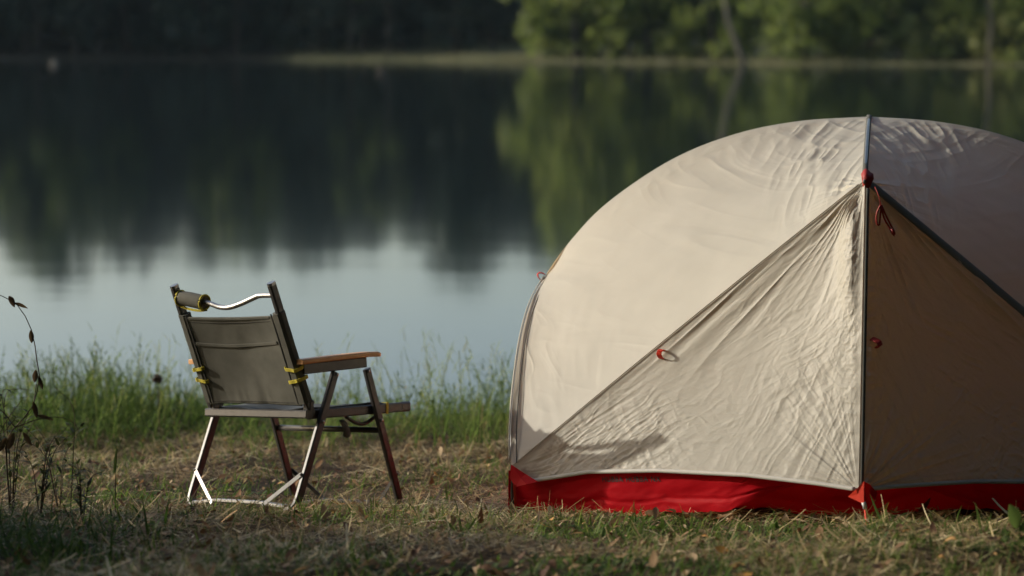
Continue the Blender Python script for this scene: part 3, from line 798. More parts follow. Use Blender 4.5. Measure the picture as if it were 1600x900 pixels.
for s in (-1, 1):
    m = MB(); m.bar(post(s * w, zs - .005), post(s * w, zt), .017, .026, pn); po = m.build('back_post', m_metal, chair, bevel=.001)
    m = MB(); m.bar(post(s * w, zt - .001), post(s * w, zt + .007), .0185, .0275, pn, .3); m.build('cap', m_bright, po)
    # pivot bracket
    m = MB(); m.bar((s * w - s * .012, ysr + .012, zs + .012), (s * w - s * .012, ysr + .012, zs + .042), .006, .034, Y1); m.bar((s * w, ysr + .005, zs + .012), (s * w, ysr + .005, zs + .036), .022, .02, Y1); m.build('hinge_bracket', m_metal, chair)
    # side rail of the seat
    m = MB(); m.bar((s * w, ysr, zs), (s * w, ysf - .03, zsf - .003), .016, .028, Z1); m.build('seat_rail', m_metal, chair)
    m = MB(); m.bar((s * w, ysf - .036, zsf - .0035), (s * w, ysf, zsf), .0175, .0295, Z1, .3); m.build('rail_end', m_metal, chair)
    # legs
    xo = s * (wl + .006)
    aR, aF = .413, .452
    def armz(y): return aR + (aF - aR) * (y + .189) / .325
    def legpath(yt, yb, zb=.0):
        top = Vector((xo, yt, armz(yt) - .035)); bot = Vector((xo, yb, .0)); d = (bot - top)
        p = [top, top + d * .3, top + d * .6, top + d * .88]
        k1 = top + d * .95; k2 = top + d * 1.0
        p += [k1 + Vector((-s * .003, 0, 0)), k2 + Vector((-s * .014, 0, .006)), k2 + Vector((-s * .034, 0, .0045))]
        return p
    for (yt, yb, nm) in ((-.040, -.1825, 'rear'), (.091, .263, 'front')):
        P_ = legpath(yt, yb)
        m = MB(); m.sweep(P_, rect(.0150, .0255, .22), Vector((0, -1, .2)) if yb < 0 else Vector((0, 1, .2))); lg = m.build('leg', m_metal, chair)
        top = P_[0]
        m = MB(); m.disc(top + Vector((s * .008, 0, -.006)), X1, .005, .006); m.build('rivet', m_bright, lg, True)
        m = MB(); m.disc(Vector((s * (wl + .0145), yt + (yb - yt) * .36, armz(yt) - .035 - (armz(yt) - .035) * .36)), X1, .0055, .006); m.build('rivet', m_bright, lg, True)
        # brace down to the ground bar
        q = top + (Vector((xo, yb, 0)) - top) * .735; yo = -.0165 if yb < 0 else .0165
        e = Vector((xo - s * .115, yb + yo, .012))
        m = MB(); m.bar(q + Vector((0, yo, 0)), e, .012, .003, Vector((0, yo, 0)).normalized(), .1); br = m.build('brace', m_bright if yb < 0 else m_metal, chair)
        m = MB(); m.disc(q + Vector((0, yo * 1.12, -.001)), Y1, .0042, .004); m.build('rivet', m_metal, br, True)
    # armrest: a metal rail and a wooden board
    yr, yf = -.189, .136
    m = MB(); m.bar((s * wl, yr + .025, armz(yr + .025) - .016), (s * wl, yf - .045, armz(yf - .045) - .016), .012, .030, Z1); m.build('arm_rail', m_metal, chair)
    m = MB(); prof = rect(.040, .015, .22)
    path = [Vector((s * (wl + .004), y_, armz(y_) + .006 + dz)) for y_, dz in ((yr, 0), (yr + .10, .001), (yr + .2, .0015), (yf - .05, .001), (yf - .012, -.001), (yf, -.003))]
    m.sweep(path, prof, Z1, scale=[.97, 1, 1, 1, .97, .8]); m.build('armrest', m_wood, chair, bevel=.001)
    # sleeve of the back cloth round the post
    m = MB(); m.sweep([post(s * w, z_) for z_ in np.linspace(zs + .035, .556, 14)], [(a_ - s * .0055, b_) for a_, b_ in rect(.034, .0325, .25)], pn, scale=[1 + .02 * math.sin(k * 2.1) for k in range(14)]); sv = m.build('sleeve', m_cloth, chair)
    # seam beside the sleeve
    m = MB(); m.sweep([post(s * (w - .0245), z_) + pn * .0135 for z_ in np.linspace(zs + .035, .556, 8)], rect(.0045, .0030), pn); m.build('seam', m_stitch, sv)
    # yellow webbing round the sleeve
    for zc, tl in ((.405, -.25), (.372, .3)):
        c = post(s * w, zc); cx = c - X1 * s * .003
        lp = []
        for (a_, b_) in ((-.027, .0), (-.027, .019), (.0, .020), (.0155, .0185), (.0155, -.0185), (-.027, -.0185), (-.027, 0)):
            lp.append(cx + X1 * s * a_ + pn * b_ + pd * tl * (a_ * .5 + b_ * .25))
        m = MB(); m.sweep(smooth_path([tuple(q) for q in lp], 30), rect(.0018, .010, .1), pd, caps=False); m.build('yellow_strap', m_yellow, sv)
# seat cross members
m = MB(); m.bar((-w - .008, ysr - .008, zs), (w + .008, ysr - .008, zs), .018, .024, Z1); m.build('rear_rail', m_metal, chair)
m = MB(); m.tube([(-wl, .168, .235), (wl, .168, .235)], .0085, 10); m.build('crossbar', m_metal, chair, True)
for yb in (-.1825, .263):
    m = MB(); m.sweep([(-wl + .025, yb, .010), (-.09, yb - .002, .020), (.08, yb + .002, .020), (wl - .025, yb, .012)], rect(.028, .010, .2), Z1); m.build('ground_bar', m_bright if yb < 0 else m_metal, chair)
# back cloth
nu, nv = 60, 70
G = np.zeros((nu, nv, 3))
for i, u_ in enumerate(np.linspace(-1, 1, nu)):
    for j, v_ in enumerate(np.linspace(0, 1, nv)):
        z_ = zs + .030 + (.552 - zs - .03) * v_
        p = post(u_ * (w - .010), z_ - .006 * (1 - u_ * u_) * (v_ > .5) * v_) + pn * (.012 - .018 * (1 - u_ * u_) * (.4 + .6 * math.sin(math.pi * v_)))
        G[i, j] = p
uu, vv = np.meshgrid(np.linspace(-1, 1, nu), np.linspace(0, 1, nv), indexing='ij')
wr = .0022 * ridged(uu * 3 + 4, vv * 1.2, 2) * np.exp(-(vv / .22) ** 2) + .0025 * fbm(uu * 1.6 + 3, vv * 2.2, 2)
wr = wr * (1 - uu ** 4)
G += wr[..., None] * np.array(pn)
bk_o = sheet('backrest', G, m_cloth, chair); md = bk_o.modifiers.new('thickness', 'SOLIDIFY'); md.thickness = .003
def back_line(v_, lift, drop=0):
    j = int(v_ * (nv - 1)); return [Vector(G[i, j]) + pn * (lift + .0015 * math.sin(math.pi * i / nu)) - pd * drop * math.sin(math.pi * (i / (nu - 1)) ** .8) for i in range(3, nu - 2, 4)]
m = MB(); m.sweep(back_line(.72, .004, .012), rect(.009, .0025), pn, caps=True); m.build('pocket_hem', m_cloth, bk_o)
for v_, l_, d_, r_ in ((.70, .0022, .012, rect(.0025, .0012)), (.955, .0025, .002, rect(.0018, .0010)), (.04, .0025, 0, rect(.0018, .0010))):
    m = MB(); m.sweep(back_line(v_, l_, d_), r_, pn); m.build('seam', m_stitch, bk_o)
m = MB(); m.sweep(back_line(.99, .001, .001), rect(.008, .006), pn); m.build('top_hem', m_cloth, bk_o)
# seat cloth
nu, nv = 40, 44
Gs = np.zeros((nu, nv, 3))
for i, u_ in enumerate(np.linspace(-1, 1, nu)):
    for j, v_ in enumerate(np.linspace(0, 1, nv)):
        Gs[i, j] = (u_ * (w - .002), ysr + .016 + (ysf - .105 - ysr) * v_, zs + (zsf - zs) * v_ * .85 + .0155 - .014 * max(0, v_ - .85) / .15 - .026 * (1 - u_ ** 2) * math.sin(math.pi * min(1, v_ * .9 + .08)) + .002 * math.sin(9 * u_ + 5 * v_))
so = sheet('seat', Gs, m_seat, chair); md = so.modifiers.new('thickness', 'SOLIDIFY'); md.thickness = .004
for s in (-1, 1):
    m = MB()
    for y_ in (.150, .195):
        zc = zs + (zsf - zs) * (y_ - ysr) / (ysf - ysr); lp = [(s * w + a_, y_, zc + b_) for a_, b_ in ((-.01, 0), (-.01, .0165), (.0, .0165), (.0098, .0165), (.0098, -.0165), (-.01, -.0165), (-.01, 0))]
        m.sweep(lp, rect(.0016, .010, .1), Y1, caps=False)
    m.build('seat_strap', m_yellow, so)
# sagging bow of the seat cloth under the side rail, and the loose fabric tag
m = MB(); m.tube(smooth_path([(w - .004, .035, zs - .002), (w - .004, .075, zs - .018), (w - .004, .115, zs - .020), (w - .004, .165, zs + .004)], 16), .0055, 8); m.build('tension_bow', m_metal, chair, True)
m = MB(); base = Vector((w + .002, .0, zs - .014)); V = []
for j in range(6):
    t = j / 5
    for i in range(3):
        V.append(base + Vector((.006 * math.sin(t * 3) , .030 * i / 2 - .0 + .020 * t, -.046 * t + .004 * math.sin(i * 2 + t * 3))))
m.add(V, [(j * 3 + i, j * 3 + i + 1, j * 3 + i + 4, j * 3 + i + 3) for j in range(5) for i in range(2)]); m.build('fabric_tag', m_cloth, so, True, solid=.002)
# carrying handle between the posts, with its wrap
zh = .598
def hp(x, dz, dn=0): return post(x, zh + dz) + pn * dn
hpts = [hp(-w, 0), hp(-w + .05, -.002), hp(-.075, -.012, .004), hp(-.03, -.023, .006), hp(.01, -.024, .006), hp(.06, -.015, .004), hp(.115, -.001, .001), hp(.14, .004), hp(w, .004)]
m = MB(); m.tube(smooth_path([tuple(q) for q in hpts], 50), .0075, 12); m.build('handle', m_bright, chair, True)
m = MB(); ww = smooth_path([tuple(hp(-w + .012, .002)), tuple(hp(-w + .045, -.001)), tuple(hp(-.092, -.011, .002))], 10)
prof = [((.0215 + .001 * math.sin(3 * a)) * math.cos(a), .0215 * math.sin(a)) for a in np.linspace(0, 2 * math.pi, 20, endpoint=False)]
m.sweep(ww, prof, pn); hw = m.build('handle_wrap', m_cloth, chair, True)
m = MB()
for e in (0, 1):
    m = MB(); c = ww[0] if e == 0 else ww[-1]; ax = Vector(ww[-1] - ww[0]).normalized(); s1 = ax.cross(pn).normalized(); s2 = s1.cross(ax)
    m.tube([Vector(c) + (s1 * math.cos(a) + s2 * math.sin(a)) * .0218 for a in np.linspace(0, 2 * math.pi, 25)], .0032, 8)
    m.build('piping', m_yellow, hw, True)
m = MB(); ax = Vector(ww[-1] - ww[0]).normalized()
m.sweep(smooth_path([tuple(Vector(ww[0]) - pd * .022 + pn * .008 - ax * .006), tuple(Vector(ww[3]) - pd * .026 + pn * .012), tuple(Vector(ww[7]) - pd * .024 + pn * .012), tuple(Vector(ww[9]) - pd * .018 + pn * .008 + ax * .010)], 16), rect(.007, .003), pn); m.build('wrap_strap', m_yellow, hw)

# ------------------------------------------------------------------ the ground cover
m_straw = leaf_mat('straw', [(0, (.085, .054, .024)), (.4, (.235, .165, .066)), (.75, (.42, .32, .145)), (1, (.62, .52, .30))], .15, .6)
m_green = leaf_mat('short_grass', [(0, (.045, .085, .016)), (.45, (.11, .18, .032)), (.8, (.19, .24, .055)), (1, (.34, .29, .10))], .45, .55, spec=.2)
m_bank = leaf_mat('bank_grass', [(0, (.055, .095, .022)), (.5, (.13, .20, .045)), (.85, (.24, .29, .08)), (1, (.40, .34, .16))], .5, .65, spec=.12)
m_litter = leaf_mat('dead_leaf', [(0, (.09, .042, .020)), (.4, (.21, .115, .05)), (.7, (.36, .235, .12)), (.93, (.50, .37, .22)), (1, (.55, .26, .05))], .2, .7)
def scatter(nn, y0, y1, rs, margin=.35, power=1.0):
    y = y0 + (y1 - y0) * rs.random(nn) ** power; x = (rs.random(nn) * 2 - 1) * (.2125 * y + margin)
    return x, y
rs = np.random.default_rng(101)
def keep_out(x, y):
    """not inside the tent"""
    d0 = x - T0[0]; d1 = y - T0[1]; lx = d0 * U[0] + d1 * U[1]; cy = d0 * Vv[0] + d1 * Vv[1]
    return ~((np.abs(lx) < .97) & (cy < .66 + .06 * np.cos(lx)) & (cy > -.9))
def trampled(x, y):
    """0 close in front of the tent, 1 in the open"""
    d0 = x - T0[0]; d1 = y - T0[1]; lx = d0 * U[0] + d1 * U[1]; cy = d0 * Vv[0] + d1 * Vv[1]
    edge = .66 + .56 * np.clip(1 - np.abs(lx) / .985, 0, 1)
    a = np.where((np.abs(lx) < 1.25) & (cy > 0), sstep(.02, .26, cy - edge), 1)
    dc = np.hypot(x + .62, y - 6.95)
    return np.minimum(a, .25 + .75 * sstep(.25, .45, dc))
_ca, _sa = math.cos(-.7012), math.sin(-.7012)
def off_bars(x, y):
    """not on the chair's two ground bars"""
    dx, dy = x + .6595, y - 6.952; lx = dx * _ca + dy * _sa; ly = -dx * _sa + dy * _ca
    return ~((np.abs(lx) < .24) & ((np.abs(ly + .195) < .060) | (np.abs(ly - .255) < .050)))
# straw
def straw_layer(nn, l0, l1, w0, w1, a0, a1, zmax, thin, tmid):
    x, y = scatter(nn, 4.6, 9.9, rs)
    dens = fbm(x * 2.6 + 9, y * 2.6, 4) + .5 * fbm(x * 9, y * 9 + 4, 2)
    k = (rs.random(len(x)) < np.clip(thin + dens * .9, .02, 1)) & keep_out(x, y) & (off_bars(x, y) | (rs.random(len(x)) < .2)); x, y = x[k], y[k]
    N = len(x); base = np.stack([x, y, gz(x, y) + rs.random(N) * zmax], 1)
    tr = trampled(x, y); up_ = R(a0) + R(a1) * rs.random(N); up_ = up_ * tr + R(86) * (1 - tr)
    tone = .25 * fbm(x * 1.5 + 30, y * 1.5, 2)
    return blades(base, rs.random(N) * 6.283, l0 + l1 * rs.random(N) ** 1.8, w0 + w1 * rs.random(N) ** 1.5, up_, R(-25) + R(60) * rs.random(N), 3, np.clip(tmid + .24 * rs.normal(size=N) + tone, 0, 1), .5, rs.normal(size=N) * .9)
straw = cat_parts([straw_layer(60000, .02, .10, .0022, .0030, 72, 24, .026, .30, .50), straw_layer(50000, .015, .04, .0014, .0018, 60, 35, .018, .30, .36),
                   straw_layer(9000, .03, .07, .0014, .0016, 15, 55, .004, .35, .55), straw_layer(4200, .03, .12, .004, .006, 78, 16, .025, .40, .65)])
o = link('straw', np_mesh('straw', *straw), m_straw); tag(o, 'dry straw and dead grass matted over the ground', 'straw', kind='stuff')
# short green grass: in tufts, thicker in front of the tent
x, y = scatter(60000, 4.6, 9.6, rs)
patchy = fbm(x * 1.5 + 40, y * 1.9 + 3, 3); pref = np.clip(.0 + .95 * patchy + .22 * sstep(6.3, 5.4, y) + .25 * sstep(-.2, .5, x) * sstep(6.6, 6.0, y), .01, .8)
k = (rs.random(len(x)) < pref * (.3 + .7 * trampled(x, y))) & keep_out(x, y) & off_bars(x, y); x, y = x[k], y[k]; N = len(x)
tx = np.round(x * 16) / 16 + .02 * vnoise(x * 40, y * 40); jit = rs.random(N)
x = np.where(jit < .65, tx + rs.normal(size=N) * .011, x); ty = np.round(y * 16) / 16; y = np.where(jit < .65, ty + rs.normal(size=N) * .011 + .03 * vnoise(tx * 30, ty * 30), y)
base = np.stack([x, y, gz(x, y) - .003], 1); big = rs.random(N) ** 3
gr = blades(base, rs.random(N) * 6.283, (.018 + .032 * rs.random(N) + .045 * big) * (.4 + .6 * trampled(x, y)), .0026 + .0034 * rs.random(N), R(8) + R(48) * rs.random(N), R(10) + R(60) * rs.random(N), 3, np.clip(.38 + .22 * rs.normal(size=N) + .2 * vnoise(x * 3, y * 3), 0, 1))
o = link('short_grass', np_mesh('short_grass', *gr), m_green); tag(o, 'short green grass growing through the straw around chair and tent', 'grass', kind='stuff')
# broad weed leaves
x, y = scatter(22000, 4.6, 7.4, rs); pref = np.clip(.10 + 1.0 * fbm(x * 2 + 4, y * 2.2 + 77, 3) + .22 * sstep(-.4, .6, x) * sstep(6.6, 6.1, y), 0, .9) * (.3 + .7 * trampled(x, y)); k = (rs.random(len(x)) < pref) & keep_out(x, y); x, y = x[k], y[k]; N = len(x)
base = np.stack([x, y, gz(x, y)], 1)
wd = blades(base, rs.random(N) * 6.283, .014 + .028 * rs.random(N), .005 + .009 * rs.random(N), R(25) + R(50) * rs.random(N), R(10) + R(50) * rs.random(N), 4, np.clip(.25 + .2 * rs.normal(size=N), 0, 1))
o = link('weeds', np_mesh('weeds', *wd), m_green); tag(o, 'low broad leaved weeds in the foreground turf', 'weeds', kind='stuff')
# fallen leaves
x, y = scatter(6000, 4.6, 9.3, rs, .35, 1.35); k = keep_out(x, y); x, y = x[k], y[k]; N = len(x)
k5 = 5; L = .005 + .019 * rs.random(N) ** 2.6; az = rs.random(N) * 6.283; tl = rs.normal(size=(N, 2)) * .35; cu = rs.normal(size=N) * .7; lift_ = rs.random(N)
Vs = []
for t in np.linspace(-1, 1, k5):
    hw_ = .42 * math.sqrt(max(0, 1 - t * t * .97)) * (1 - .25 * t)
    for sd in (-1, 0, 1):
        a_ = L * t; b_ = L * hw_ * sd
        zz = .002 + .016 * lift_ + rs.random(N) * .0 + np.abs(tl[:, 0]) * L * .6 + a_ * tl[:, 0] + b_ * tl[:, 1] + cu * L * t * t * .5 + .25 * L * abs(sd) * hw_
        Vs.append(np.stack([x + a_ * np.cos(az) - b_ * np.sin(az), y + a_ * np.sin(az) + b_ * np.cos(az), gz(x, y) + .004 + zz], 1))
Vs = np.stack(Vs, 1).reshape(-1, 3); fb = np.array([(r_ * 3 + c_, r_ * 3 + c_ + 1, r_ * 3 + c_ + 4, r_ * 3 + c_ + 3) for r_ in range(k5 - 1) for c_ in range(2)])
Fs = (fb[None] + (np.arange(N) * 15)[:, None, None]).reshape(-1, 4)
o = link('fallen_leaves', np_mesh('fallen_leaves', Vs, Fs, np.repeat(np.clip(rs.random(N), 0, 1), 15)), m_litter); tag(o, 'dry brown fallen leaves scattered over the turf', 'leaves', kind='stuff')
# taller grass along the bank
x, y = scatter(24000, 8.3, 10.3, rs, .6)
pxx = 800 + FPX * x / y
pref = np.clip(-.02 + .75 * fbm(x * 2.4 + 5, y * 1.6, 3) + .35 * np.exp(-((pxx - 170) / 130) ** 2) + .3 * np.exp(-((pxx - 690) / 150) ** 2), .05, 1) * sstep(8.2, 9.1, y)
k = rs.random(len(x)) < pref; x, y = x[k], y[k]; N = len(x); pxx = 800 + FPX * x / y
cx = np.round(x * 7) / 7 + .05 * vnoise(x * 9, y * 3); x = np.where(rs.random(N) < .7, cx + rs.normal(size=N) * .035, x)
hm = .55 + .55 * np.exp(-((pxx - 180) / 110) ** 2) + .35 * np.exp(-((pxx - 720) / 110) ** 2) + .3 * fbm(x * 2 + 7, y * 2, 2)
ln = np.clip(hm, .25, 1.4) * (.06 + .20 * rs.random(N))
base = np.stack([x, y, np.maximum(gz(x, y), WATER_Z - .2) - .01], 1)
bg_ = blades(base, rs.random(N) * 6.283, ln, .003 + .004 * rs.random(N), R(4) + R(30) * rs.random(N), R(10) + R(70) * rs.random(N) ** 1.5, 5, np.clip(.42 + .2 * rs.normal(size=N) + .15 * vnoise(x * 2, y * 2), 0, 1))
# leafy undergrowth of the bank
x, y = scatter(7000, 8.5, 10.1, rs, .6); pxx = 800 + FPX * x / y
hm = .26 + .80 * np.exp(-((pxx - 140) / 125) ** 2) + .62 * np.exp(-((pxx - 690) / 100) ** 2) + .85 * fbm(x * 3 + 15, y * 2, 3)
k = rs.random(len(x)) < np.clip(.10 + .55 * hm, .03, 1) * sstep(8.4, 8.9, y); x, y, hm = x[k], y[k], np.clip(hm[k], .2, 1.4); N = len(x)
base = np.stack([x, y, gz(x, y) - .005], 1); ln = hm * (.10 + .16 * rs.random(N)); az = rs.random(N) * 6.283; le = R(2) + R(28) * rs.random(N); cv = R(5) + R(40) * rs.random(N)
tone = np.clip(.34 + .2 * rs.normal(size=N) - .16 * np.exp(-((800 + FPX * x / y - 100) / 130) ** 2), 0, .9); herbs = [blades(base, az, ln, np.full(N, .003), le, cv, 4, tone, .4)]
for q in range(9):
    f_ = .15 + .095 * q + .04 * rs.random(N); ang = le + cv * f_ * .5
    b2 = base + np.stack([np.cos(az) * np.sin(ang) * ln * f_, np.sin(az) * np.sin(ang) * ln * f_, np.cos(ang) * ln * f_], 1)
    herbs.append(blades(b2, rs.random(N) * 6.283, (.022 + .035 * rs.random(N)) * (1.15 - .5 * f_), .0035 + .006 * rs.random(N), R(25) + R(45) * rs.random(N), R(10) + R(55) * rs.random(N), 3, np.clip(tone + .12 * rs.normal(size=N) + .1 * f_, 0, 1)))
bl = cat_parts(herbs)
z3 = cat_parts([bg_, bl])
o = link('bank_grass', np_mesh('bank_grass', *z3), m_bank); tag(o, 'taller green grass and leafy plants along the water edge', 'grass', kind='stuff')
# stalks with open seed heads
x, y = scatter(620, 8.8, 10.0, rs, .5); N = len(x); pxx = 800 + FPX * x / y; k = rs.random(N) < .3 + .7 * np.exp(-((pxx - 180) / 120) ** 2) + .7 * np.exp(-((pxx - 700) / 130) ** 2); x, y = x[k], y[k]; N = len(x)
base = np.stack([x, y, gz(x, y)], 1); ln = .16 + .24 * rs.random(N) ** 1.4; az = rs.random(N) * 6.283; le = R(3) + R(14) * rs.random(N); cv = R(5) + R(30) * rs.random(N)
st = blades(base, az, ln, np.full(N, .0026), le, cv, 5, np.full(N, .7) + .2 * rs.random(N), .4)
sp = []
for q in range(5):
    f_ = .62 + .09 * q; ang = le + cv * f_ * .5; b2 = base + np.stack([np.cos(az) * np.sin(ang) * ln * f_, np.sin(az) * np.sin(ang) * ln * f_, np.cos(ang) * ln * f_], 1)
    sp.append(blades(b2, az + rs.normal(size=N) * 1.4, .03 + .03 * rs.random(N), np.full(N, .004), R(20) + R(35) * rs.random(N), R(30) * rs.random(N), 2, np.full(N, .75) + .2 * rs.random(N)))
o = link('seed_grass', np_mesh('seed_grass', *cat_parts([st] + sp)), m_bank); tag(o, 'thin seeding grass stalks standing above the bank', 'grass', kind='stuff')
# reeds of the far bank
x = rs.uniform(-17, 46, 9000); y = shore(x) + .2 + 6 * rs.random(9000) ** 1.5; N = len(x)
base = np.stack([x, y, gz(x, y) - .03], 1)
fg = blades(base, rs.random(N) * 6.283, (.10 + .22 * rs.random(N)) * (1 + .5 * vnoise(x * .5, y * 0)), .05 + .05 * rs.random(N), R(5) + R(30) * rs.random(N), R(50) * rs.random(N), 2, np.clip(.7 + .2 * rs.normal(size=N), 0, 1))
o = link('shore_grass', np_mesh('shore_grass', *fg), leaf_mat('shore_blade', [(0, (.06, .07, .03)), (.6, (.13, .135, .065)), (1, (.20, .18, .10))], .35)); tag(o, 'pale grass strip along the far right shore', 'grass', kind='stuff')

# ------------------------------------------------------------------ single plants near the camera
m_dry = simple_mat('dry_stem', (.10, .065, .04), (.06, .04, .025), .85, scale=40)
m_dryleaf = leaf_mat('dry_leaf', [(0, (.06, .04, .025)), (1, (.17, .115, .06))], .15, .8)
m_sprig = leaf_mat('sprig_leaf', [(0, (.06, .10, .02)), (1, (.13, .19, .05))], .4, .5)
def leaf_blob(m_, root, p, d, L, wd, mat, name='leaf', curl=.6, tint=.5):
    """one curled leaf"""
    d = Vector(d).normalized(); s_ = d.cross(Vector((.2, -.9, .3))).normalized(); n_ = s_.cross(d); V = []; nn = 7
    for i in range(nn):
        t = i / (nn - 1); hw = wd * .5 * math.sin(math.pi * min(1, t * .93 + .05)) ** .8
        c = Vector(p) + d * L * t + n_ * (-curl * L * t * t * .6)
        for j in (-1, -.5, 0, .5, 1): V.append(c + s_ * hw * j * (1 - .35 * curl) + n_ * hw * abs(j) * curl)
    F = [(i * 5 + j, i * 5 + j + 1, i * 5 + j + 6, i * 5 + j + 5) for i in range(nn - 1) for j in range(4)]
    o = link(name, np_mesh(name, np.array([tuple(v) for v in V]), F, np.full(len(V), tint)), mat); o.parent = root; o.matrix_parent_inverse = Matrix.Translation(-root.location)
    return o
def stem_of(root, paths, mat, name='stem'):
    m = MB()
    for pts, r in paths:
        sp_ = smooth_path(pts, 18); m.tube(sp_, r, 6, scale=list(np.linspace(1, .5, 18)))
    o = m.build(name, mat, root, True); o.matrix_parent_inverse = Matrix.Translation(-root.location); return o
Yv = 6.3
vine = empty('dry_vine', at(20, 720, Yv), 'withered brown vine with curled dead leaves at the left edge', 'plant'); 
g0 = at(15, 760, Yv); g0[2] = gz(g0[0], g0[1])
q = lambda x_, y_, d_=0: at(x_, y_, Yv + d_)
stem_of(vine, [([g0, q(10, 690), q(24, 668), q(48, 640), q(58, 612), q(62, 590), q(57, 560), q(52, 525), q(40, 495), q(20, 470), q(-20, 455)], .0022),
               ([q(24, 668), q(60, 655), q(95, 652), q(118, 664), q(128, 690)], .0016), ([q(24, 668), q(0, 640), q(-30, 632)], .0018),
               ([q(57, 600), q(50, 640), q(36, 655)], .0014), ([q(6, 690), q(8, 620), q(25, 608), q(50, 610)], .0013)], m_dry)
for (x_, y_, dx, dz, L, wd) in ((14, 463, .3, -.5, .030, .022), (22, 474, 1, -.25, .034, .014), (48, 516, .1, -1, .034, .020), (56, 578, -.1, -1, .034, .022), (60, 588, .35, -1, .036, .016), (52, 628, .25, -1, .044, .020), (58, 650, 1, -.15, .040, .016), (22, 676, -.4, -1, .05, .030), (10, 684, -.6, -1, .045, .026), (36, 676, .5, -.7, .04, .02)):
    leaf_blob(None, vine, q(x_, y_), (dx, -.1, dz), L, wd, m_dryleaf, curl=.9, tint=rt.random())
def bare_stem(pts, Y, r, label, mat=m_dry, nm='dry_stalk'):
    P_ = [at(x_, y_, Y) for x_, y_ in pts]; P_[0][2] = gz(P_[0][0], P_[0][1]) - .01
    o = empty(nm, P_[0], label, 'plant'); stem_of(o, [(P_, r)], mat); return o
bare_stem([(108, 755), (115, 700), (117, 655), (110, 628), (86, 606)], 6.25, .0016, 'bent bare brown stalk just right of the withered vine')
o = bare_stem([(178, 745), (182, 715), (190, 688), (194, 668)], 6.3, .0016, 'upright green grass shoot standing in shade left of the chair', m_sprig, 'grass_shoot')
leaf_blob(None, o, at(178, 742, 6.3), (.12, 0, 1), .075, .008, m_sprig, curl=.1)
o = bare_stem([(252, 700), (249, 650), (247, 605)], 8.9, .0022, 'round dark seed head on a thin stalk between vine and chair', m_dry, 'seed_head_plant')
hd = MB(); c = Vector(at(246, 592, 8.9))
for k in range(60):
    v = Vector(np.random.default_rng(k).normal(size=3)).normalized(); hd.tube([c, c + v * .020], .0035, 4, scale=[1, .6])
hh = hd.build('seed_head', m_dry, o); hh.matrix_parent_inverse = Matrix.Translation(-o.location)
for i, (px, py, Y, ls, lb) in enumerate([(998, 835, 5.75, [(-.25, 1, .045), (.2, 1, .065), (.5, .8, .035)], 'pale green grass sprout in front of the middle of the red band'),
                                        (1078, 838, 5.8, [(-.4, 1, .06), (.1, 1, .08), (.55, 1, .05)], 'reddish grass sprig before the printed band left of the flap tip'),
                                        (1128, 838, 5.75, [(-.2, 1, .05), (.5, .9, .05)], 'small two bladed sprout before the right part of the lit band'),
                                        (1535, 850, 5.55, [(-.15, 1, .09), (.35, 1, .07), (.8, .5, .05)], 'tall grass sprig in the shade below the right tent panel'),
                                        (1382, 830, 5.9, [(-.35, 1, .10), (.1, 1, .06)], 'pale grass stem leaning beside the red peg'),
                                        (722, 842, 5.7, [(-.6, .8, .07), (-.1, 1, .06), (.5, .8, .07)], 'grass tuft left of the red tent corner'),
                                        (700, 740, 7.0, [(-.1, 1, .07), (.3, 1, .05)], 'green grass blade standing between chair and tent')]):
    p = at(px, py, Y); p[2] = gz(p[0], p[1]); o = empty('grass_sprig', p, lb, 'plant')
    for dx, dz, L in ls: leaf_blob(None, o, p, (dx, .1, dz), L, .007, m_sprig, 'blade', curl=.15, tint=rt.random())
p = at(1592, 868, 5.2); p[2] = gz(p[0], p[1]); o = empty('leafy_seedling', p, 'broad leaved green seedling at the lower right edge', 'plant')
stem_of(o, [([tuple(p), tuple(p + np.array([0, 0, .05])), tuple(p + np.array([-.004, 0, .10]))], .0025)], m_sprig)
leaf_blob(None, o, p + np.array([-.006, 0, .055]), (-.25, -.2, .9), .055, .036, m_sprig, curl=.3); leaf_blob(None, o, p + np.array([0, 0, .05]), (.8, -.3, .5), .05, .032, m_sprig, curl=.3); leaf_blob(None, o, p + np.array([0, 0, .03]), (.5, -.3, -.1), .045, .03, m_sprig, curl=.3)
